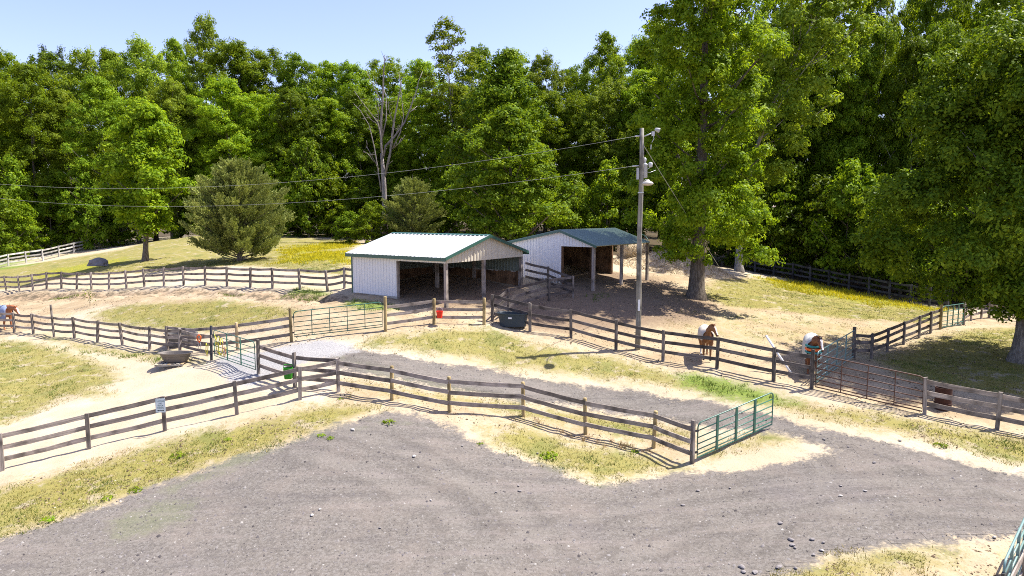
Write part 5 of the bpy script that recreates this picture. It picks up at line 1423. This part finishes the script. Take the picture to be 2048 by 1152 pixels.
for q, w in list(zip(DT, dwid))[1:]:
    y1 = rd.uniform(-2.2, 2.2); n = len(q); m = MB()
    pts = [dpt(x, y, y1 * (i / max(1, n - 1)) * (1 if w > .1 else .6)) - b0 for i, (x, y) in enumerate(q)]
    rr = [max(.03, w * (1 - .82 * i / (n - 1)) * .95) for i in range(n)]
    m.tube(pts, rr, 8)
    for k in range(6):
        i = rd.randrange(0, n - 1); f = rd.random(); b = pts[i] * (1 - f) + pts[i + 1] * f; d_ = Vector((rd.uniform(-1, 1), rd.uniform(-1, 1), rd.uniform(.1, 1))) * rd.uniform(.3, 1.0)
        m.tube([b, b + d_ * .6 + Vector((0, 0, .05)), b + d_], [.03, .02, .008], 4)
    m.build('limb', BARK_DEAD, dt, True)

# the large tulip tree in the right paddock
pb = gp(1392, 596); pb.z = gz(pb.x, pb.y)
cm, tm, n = tree_meshes(51, 24.0, 2.2, 4.3, 'tall', 150, 13, 60, .48, .112, .47, LEAF_A, BARK, brad=(.17, .28), bend=.18, droop=.3, trunk_top=.95, limb=.5, limb_every=3, limb_z=6.0); LEAFN += n
T1 = place_tree('tulip_tree', 'very tall full tree with thick trunk beside the utility pole', 'tree', cm, tm, pb, .6)
# large spreading tree at the right edge
pb = gp(2046, 722); pb.z = gz(pb.x, pb.y)
cm, tm, n = tree_meshes(52, 16.2, 2.0, 7.3, 'broad', 150, 13, 54, .50, .105, .50, LEAF_E, BARK_M, brad=(.14, .27), bend=.1, droop=.35, trunk_top=.85, limb=.2, limb_every=4, limb_z=5.0); LEAFN += n
T2 = place_tree('spreading_tree', 'broad dark tree with pale trunk at the right edge', 'tree', cm, tm, pb, 0.0, (1, .76, 1))
# trunks standing in front of the right wood
tp = at(1478, 545, 56); tp.z = gz(tp.x, tp.y)
cm, tm, n = tree_meshes(53, 24, 7, 5.2, 'dome', 80, 8, 44, .6, .15, .30, LEAF_B, BARK_L, brad=(.17, .28), bend=.5, droop=.25, trunk_top=.85, limb=.7, lean=(6.5, -1.0), limb_z=10); LEAFN += n
place_tree('leaning_tree', 'pale-trunked tree leaning right at the wood edge beside the tallest tree', 'tree', cm, tm, tp, 0.0)

# far mass of the wood
r = np.random.default_rng(77); bs = []
for k in range(420):
    x = r.uniform(-125, 130); y = r.uniform(112, 132) if x < 40 else r.uniform(80, 105)
    gl = float(terr(x, y)[0]); hmax = 17 if x < 40 else 20
    bs.append((np.array([x, y, gl + r.uniform(0, hmax)]), r.uniform(2.2, 3.6)))
for k in range(260):
    x = r.uniform(-95, 80); y = 99 if x < 20 else 70
    x2 = r.uniform(-80, 30) if k % 2 else r.uniform(30, 75); y = r.uniform(97, 106) if x2 < 30 else r.uniform(72, 80)
    bs.append((np.array([x2, y, float(terr(x2, y)[0]) + r.uniform(0, 7)]), r.uniform(1.6, 2.8)))
C, N, K = crown_leaves(r, bs, 1.5, 22, 1.0, .3)
V_ = leaves_np(r, C, N, .32); n = len(C); LEAFN += n
w = link('woods', mesh_np('woods', V_, np.arange(4 * n).reshape(n, 4), LEAF_D, {'rnd': ('FACE', r.random(n)), 'clump': ('FACE', K)})); w['kind'] = 'stuff'; w['label'] = 'dense mass of the wood filling in behind the front trees'
print('LEAVES', LEAFN)
# ------------------------------------------------------------------ ground cover
def mat_blade(name, stops):
    t = NT(name); c = t.ramp(t.attr('rnd'), stops)
    b = t.n('BsdfPrincipled', {'Base Color': c, 'Roughness': .7, 'Specular IOR Level': .15}); tr = t.n('BsdfTranslucent', {'Color': c}); mx = t.n('MixShader', {0: .3, 1: b.outputs[0], 2: tr.outputs[0]})
    t.t.links.new(mx.outputs[0], t.out.inputs[0]); return t.m


BLADE = mat_blade('dry_grass_blade', [(0, (.075, .115, .014)), (.3, (.17, .175, .026)), (.6, (.28, .235, .06)), (1, (.37, .30, .14))])
LUSH = mat_blade('green_blade', [(0, (.045, .085, .012)), (.5, (.10, .16, .02)), (1, (.18, .225, .04))])
PETAL = mat_blade('yellow_petal', [(0, (.14, .18, .03)), (.4, (.45, .40, .02)), (1, (.66, .55, .012))])


def tufts(name, label, n, field, lo, h, w, per, mat, seed, tone, xr=(-30, 30), yr=(12, 60), spread=.07, k=1.5, patch=None):
    r = np.random.default_rng(seed)
    y = yr[0] + (yr[1] - yr[0]) * r.random(n) ** k; x = r.uniform(-1, 1, n) * np.minimum(y * .8 + 2, 34)
    f = lookup(field, x, y) + (vnoise(x, y, 1.1, seed) - .5) * .9 + (vnoise(x, y, 3.3, seed + 1) - .5) * .5
    if patch is not None: f = f * (lookup(patch, x, y) > -1)
    ok = (f > lo) & (lookup(field, x, y) > .25) & (lookup(M_GRAVEL, x, y) < .62); x, y, f = x[ok], y[ok], f[ok]; n = len(x)
    z = lookup(GZ, x, y)
    X = np.repeat(x, per) + r.normal(0, spread, n * per); Y = np.repeat(y, per) + r.normal(0, spread, n * per); Z = np.repeat(z, per) - .015; N_ = len(X)
    a = r.uniform(0, 2 * math.pi, N_); hh = h * r.uniform(.45, 1.3, N_) * np.repeat(r.uniform(.6, 1.3, n), per); ln = r.normal(0, .45, (N_, 2)) * hh[:, None]
    dx, dy = np.cos(a) * w, np.sin(a) * w
    V_ = np.stack([np.column_stack([X - dx, Y - dy, Z]), np.column_stack([X + dx, Y + dy, Z]), np.column_stack([X + ln[:, 0], Y + ln[:, 1], Z + hh])], 1).reshape(-1, 3)
    c = np.clip(tone(np.repeat(x, per), np.repeat(y, per)) + r.normal(0, .16, N_), 0, 1)
    o = link(name, mesh_np(name, V_, np.arange(3 * N_).reshape(N_, 3), mat, {'rnd': ('FACE', c)})); o['kind'] = 'stuff'; o['label'] = label
    return o


tufts('grass', 'short dry yellow green grass on the lawns and verges', 120000, M_GRASS, .55, .075, .012, 4, BLADE, 101, lambda x, y: .85 - .75 * vnoise(x, y, .8, 55) + .25 * (vnoise(x, y, 2.6, 56) - .5))
tufts('lush_grass', 'lush bright green grass patch beside dark fence', 60000, M_GREEN, .5, .16, .015, 5, LUSH, 103, lambda x, y: .3 + .5 * vnoise(x, y, 1.6, 57))
tufts('wildflowers', 'yellow wildflowers flowering in drifts on the far grass', 120000, M_FLOWER, .56, .20, .026, 3, PETAL, 105, lambda x, y: .3 + .6 * vnoise(x, y, .9, 58), yr=(34, 84), k=.8, spread=.12)
_MW = ([[(690, 880), (760, 860), (830, 850), (940, 880), (1000, 905), (980, 890), (860, 845), (760, 835), (700, 850)], [(480, 890), (620, 850), (700, 835), (720, 850), (600, 890), (520, 930), (420, 960), (330, 1000), (240, 1020), (330, 970)], [(1040, 905), (1120, 900), (1180, 960), (1100, 950)],
                        [(640, 700), (750, 770), (950, 800), (1100, 810), (1000, 780), (830, 750)], [(1640, 840), (1850, 860), (1990, 890), (1900, 880), (1760, 850)]])
tufts('weeds', 'scattered low green weeds along the gravel edges', 40000, M_WEED, .95, .07, .014, 6, LUSH, 107, lambda x, y: .25 + .6 * vnoise(x, y, 1.6, 59), spread=.06)
M_VERGE = full(zone(Pn, [[(100, 690), (250, 703), (330, 716), (370, 725), (330, 730), (200, 712), (100, 698)], [(560, 594), (600, 578), (655, 584), (660, 596), (610, 600)], [(440, 584), (560, 588), (560, 594), (440, 590)], [(-60, 600), (60, 594), (180, 588), (180, 595), (60, 602)]], .4))
tufts('weeds', 'rank green weeds under the sagging fence and bank', 60000, M_VERGE, .6, .15, .018, 6, LUSH, 109, lambda x, y: .65 + .6 * vnoise(x, y, 1.2, 60), k=1.0, spread=.1)
tufts('dry_weeds', 'brown dead grass at the foot of round-post fence', 30000, full(zone(Pn, [[(900, 828), (1047, 836), (1171, 872), (1307, 900), (1370, 925), (1300, 905), (1165, 880), (1040, 842)]], .35)), .55, .20, .012, 8,
      mat_blade('dead_blade', [(0, (.26, .17, .07)), (1, (.56, .38, .19))]), 111, lambda x, y: .2 + .6 * vnoise(x, y, 2.0, 61), spread=.05)

tufts('green_tufts', 'darker green clumps dotted through the dry verge grass', 90000, M_GRASS, 1.25, .08, .014, 6, LUSH, 113, lambda x, y: .4 + .55 * vnoise(x, y, 1.6, 62), spread=.09)
# single weeds with leaves on the gravel
def weed_plant(label, u, v, s, seed):
    r = np.random.default_rng(seed); p = gp(u, v); p.z = gz(p.x, p.y); n = 46
    a = r.uniform(0, 6.28, n); rad = s * np.sqrt(r.random(n)); C = np.column_stack([rad * np.cos(a), rad * np.sin(a), s * (.15 + .5 * r.random(n)) * (1.1 - rad / s * .6)])
    N = np.column_stack([np.cos(a) * .6, np.sin(a) * .6, np.full(n, .8)]) + r.normal(0, .3, (n, 3)); V_ = leaves_np(r, C, N, s * .26, .42)
    m_ = mesh_np('weed_plant', V_, np.arange(4 * n).reshape(n, 4), LEAF_A, {'rnd': ('FACE', r.random(n)), 'clump': ('FACE', r.random(n))})
    tag(link('weed_plant', m_, None, p), label, 'weed')


for k, (u, v, s, lb) in enumerate([(1098, 915, .30, 'dark leafy weed at the grass tip beside the gravel lot'), (778, 846, .24, 'leafy weed at upper end of the gravel lot below round post'), (642, 872, .16, 'smaller weed on the lot edge below the sign fence'), (660, 878, .15, 'yellowish weed next to the smaller lot-edge weed'), (215, 998, .18, 'weed clump on the gravel border at lower left'),
                                   (95, 1042, .22, 'wide weed clump on gravel border nearest the left corner'), (270, 982, .2, 'weed pair where dry strip meets gravel'), (355, 912, .24, 'weed clump in dry strip right of the sign'), (455, 880, .14, 'small weed in the dry strip below fence post'), (960, 888, .12, 'tiny weed near the gravel tongue'), (1880, 892, .22, 'weed in grass verge right of rusty gate'), (1270, 905, .16, 'thin weed below the round-post fence'), (680, 796, .12, 'weed at the fence corner post')]):
    weed_plant(lb, u, v, s, 200 + k)
# young sapling in the arena
p = gp(180, 612); p.z = gz(p.x, p.y)
sp_ = thing('sapling', 'thin yellowish sapling standing alone in the left arena', 'sapling', p)
m = MB(); m.tube([(0, 0, -.1), (.02, 0, .5), (0, .02, 1.0)], [.02, .014, .006], 6); m.build('stem', BARK, sp_)
r = np.random.default_rng(9); C = r.normal(0, 1, (60, 3)) * [.16, .16, .25] + [0, 0, .75]; V_ = leaves_np(r, C, r.normal(0, 1, (60, 3)) + [0, 0, .6], .06)
link('leaves', mesh_np('leaves', V_, np.arange(240).reshape(60, 4), LEAF_B, {'rnd': ('FACE', r.random(60)), 'clump': ('FACE', r.random(60))}), sp_)

# pebbles: loose coarse gravel
r = np.random.default_rng(300); n = 42000
y = 12.5 + 18 * r.random(n) ** 1.2; x = r.uniform(-1, 1, n) * (y * .78 + 1)
ok = lookup(M_GRAVEL, x, y) + (vnoise(x, y, 1.5, 301) - .5) * .5 > .55; x, y = x[ok], y[ok]; n = len(x); z = lookup(GZ, x, y)
s = .010 + .022 * r.random(n) ** 3 + (r.random(n) < .03) * .03
base = np.array([(1, 0, 0), (0, 1, 0), (-1, 0, 0), (0, -1, 0), (0, 0, .8)], float)
ang = r.uniform(0, 6.28, n); ca_, sa_ = np.cos(ang), np.sin(ang); st = r.uniform(.6, 1.4, (n, 5, 3))
B = base[None] * st * s[:, None, None]; Xr = B[:, :, 0] * ca_[:, None] - B[:, :, 1] * sa_[:, None] + x[:, None]; Yr = B[:, :, 0] * sa_[:, None] + B[:, :, 1] * ca_[:, None] + y[:, None]; Zr = B[:, :, 2] + z[:, None] + .004
V_ = np.stack([Xr, Yr, Zr], 2).reshape(-1, 3); t0 = np.array([(0, 1, 4), (1, 2, 4), (2, 3, 4), (3, 0, 4)]); T_ = (np.arange(n)[:, None, None] * 5 + t0[None]).reshape(-1, 3)
tp = NT('loose_pebbles'); PEB = tp.surf(tp.ramp(tp.attr('rnd'), [(0, (.045, .04, .04)), (.5, (.135, .122, .122)), (.93, (.22, .205, .19)), (1, (.34, .32, .29))]), .9, spec=.15)
o = link('gravel', mesh_np('gravel', V_, T_, PEB, {'rnd': ('FACE', np.repeat(r.random(n), 4))})); o['kind'] = 'stuff'; o['label'] = 'coarse loose stone chips on the dark gravel lot'

# clods, dung and straw bits on the bare paddock dirt
r = np.random.default_rng(400); n = 75000
y = 14 + 42 * r.random(n) ** 1.1; x = r.uniform(-1, 1, n) * (y * .78 + 1)
f = np.maximum(lookup(M_TAN, x, y), lookup(M_SOIL, x, y)); ok = (f > .4) & (lookup(M_GRAVEL, x, y) < .3) & (vnoise(x, y, .7, 401) * .6 + vnoise(x, y, 2.3, 402) * .5 > .55); x, y = x[ok], y[ok]; n = len(x); z = lookup(GZ, x, y)
s = .014 + .035 * r.random(n) ** 3; ang = r.uniform(0, 6.28, n); ca_, sa_ = np.cos(ang), np.sin(ang); st = r.uniform(.5, 1.5, (n, 5, 3)); B = base[None] * st * s[:, None, None]
Xr = B[:, :, 0] * ca_[:, None] - B[:, :, 1] * sa_[:, None] + x[:, None]; Yr = B[:, :, 0] * sa_[:, None] + B[:, :, 1] * ca_[:, None] + y[:, None]; Zr = B[:, :, 2] * .8 + z[:, None] + .003
T_ = (np.arange(n)[:, None, None] * 5 + t0[None]).reshape(-1, 3)
tp = NT('dirt_clods'); CLD = tp.surf(tp.ramp(tp.attr('rnd'), [(0, (.055, .038, .024)), (.55, (.15, .11, .07)), (.9, (.30, .23, .15)), (1, (.48, .40, .26))]), .95, spec=.05)
o = link('dirt', mesh_np('dirt', np.stack([Xr, Yr, Zr], 2).reshape(-1, 3), T_, CLD, {'rnd': ('FACE', np.repeat(r.random(n), 4))})); o['kind'] = 'stuff'; o['label'] = 'loose clods and hay bits on the bare paddock dirt'

# ------------------------------------------------------------------ light
SUN_EL, SUN_AZ = R(60), R(17)            # azimuth measured from +X towards +Y
w = bpy.data.worlds.new('World'); SC.world = w; w.use_nodes = True; nt = w.node_tree
bg = nt.nodes['Background']; sky = nt.nodes.new('ShaderNodeTexSky'); sky.sky_type = 'NISHITA'; sky.sun_disc = False
sky.sun_elevation = SUN_EL; sky.sun_rotation = R(90) - SUN_AZ; sky.air_density = 1.0; sky.dust_density = 1.0; sky.ozone_density = 3.0; sky.altitude = 100
tint = nt.nodes.new('ShaderNodeMix'); tint.data_type = 'RGBA'; tint.blend_type = 'MULTIPLY'; tint.inputs[0].default_value = 1; tint.inputs[7].default_value = (1.11, .93, 1.06, 1)   # camera white balance
nt.links.new(sky.outputs[0], tint.inputs[6]); nt.links.new(tint.outputs[2], bg.inputs[0]); bg.inputs[1].default_value = 0.125
sl_ = bpy.data.lights.new('sun', 'SUN'); sl_.energy = 5.0; sl_.angle = R(.53); sl_.color = (1, .955, .88)
so = bpy.data.objects.new('sun', sl_); COL.objects.link(so)
dv = Vector((math.cos(SUN_EL) * math.cos(SUN_AZ), math.cos(SUN_EL) * math.sin(SUN_AZ), math.sin(SUN_EL)))
so.rotation_euler = (-dv).to_track_quat('-Z', 'Y').to_euler(); so.location = dv * 100
SC.view_settings.view_transform = 'Standard'; SC.view_settings.look = 'None'; SC.view_settings.exposure = 1.1; SC.view_settings.gamma = 1
SC.cycles.use_denoising = False; SC.cycles.filter_width = 1.0
SC.cycles.max_bounces = 6; SC.cycles.transparent_max_bounces = 4; SC.cycles.diffuse_bounces = 3; SC.cycles.glossy_bounces = 2
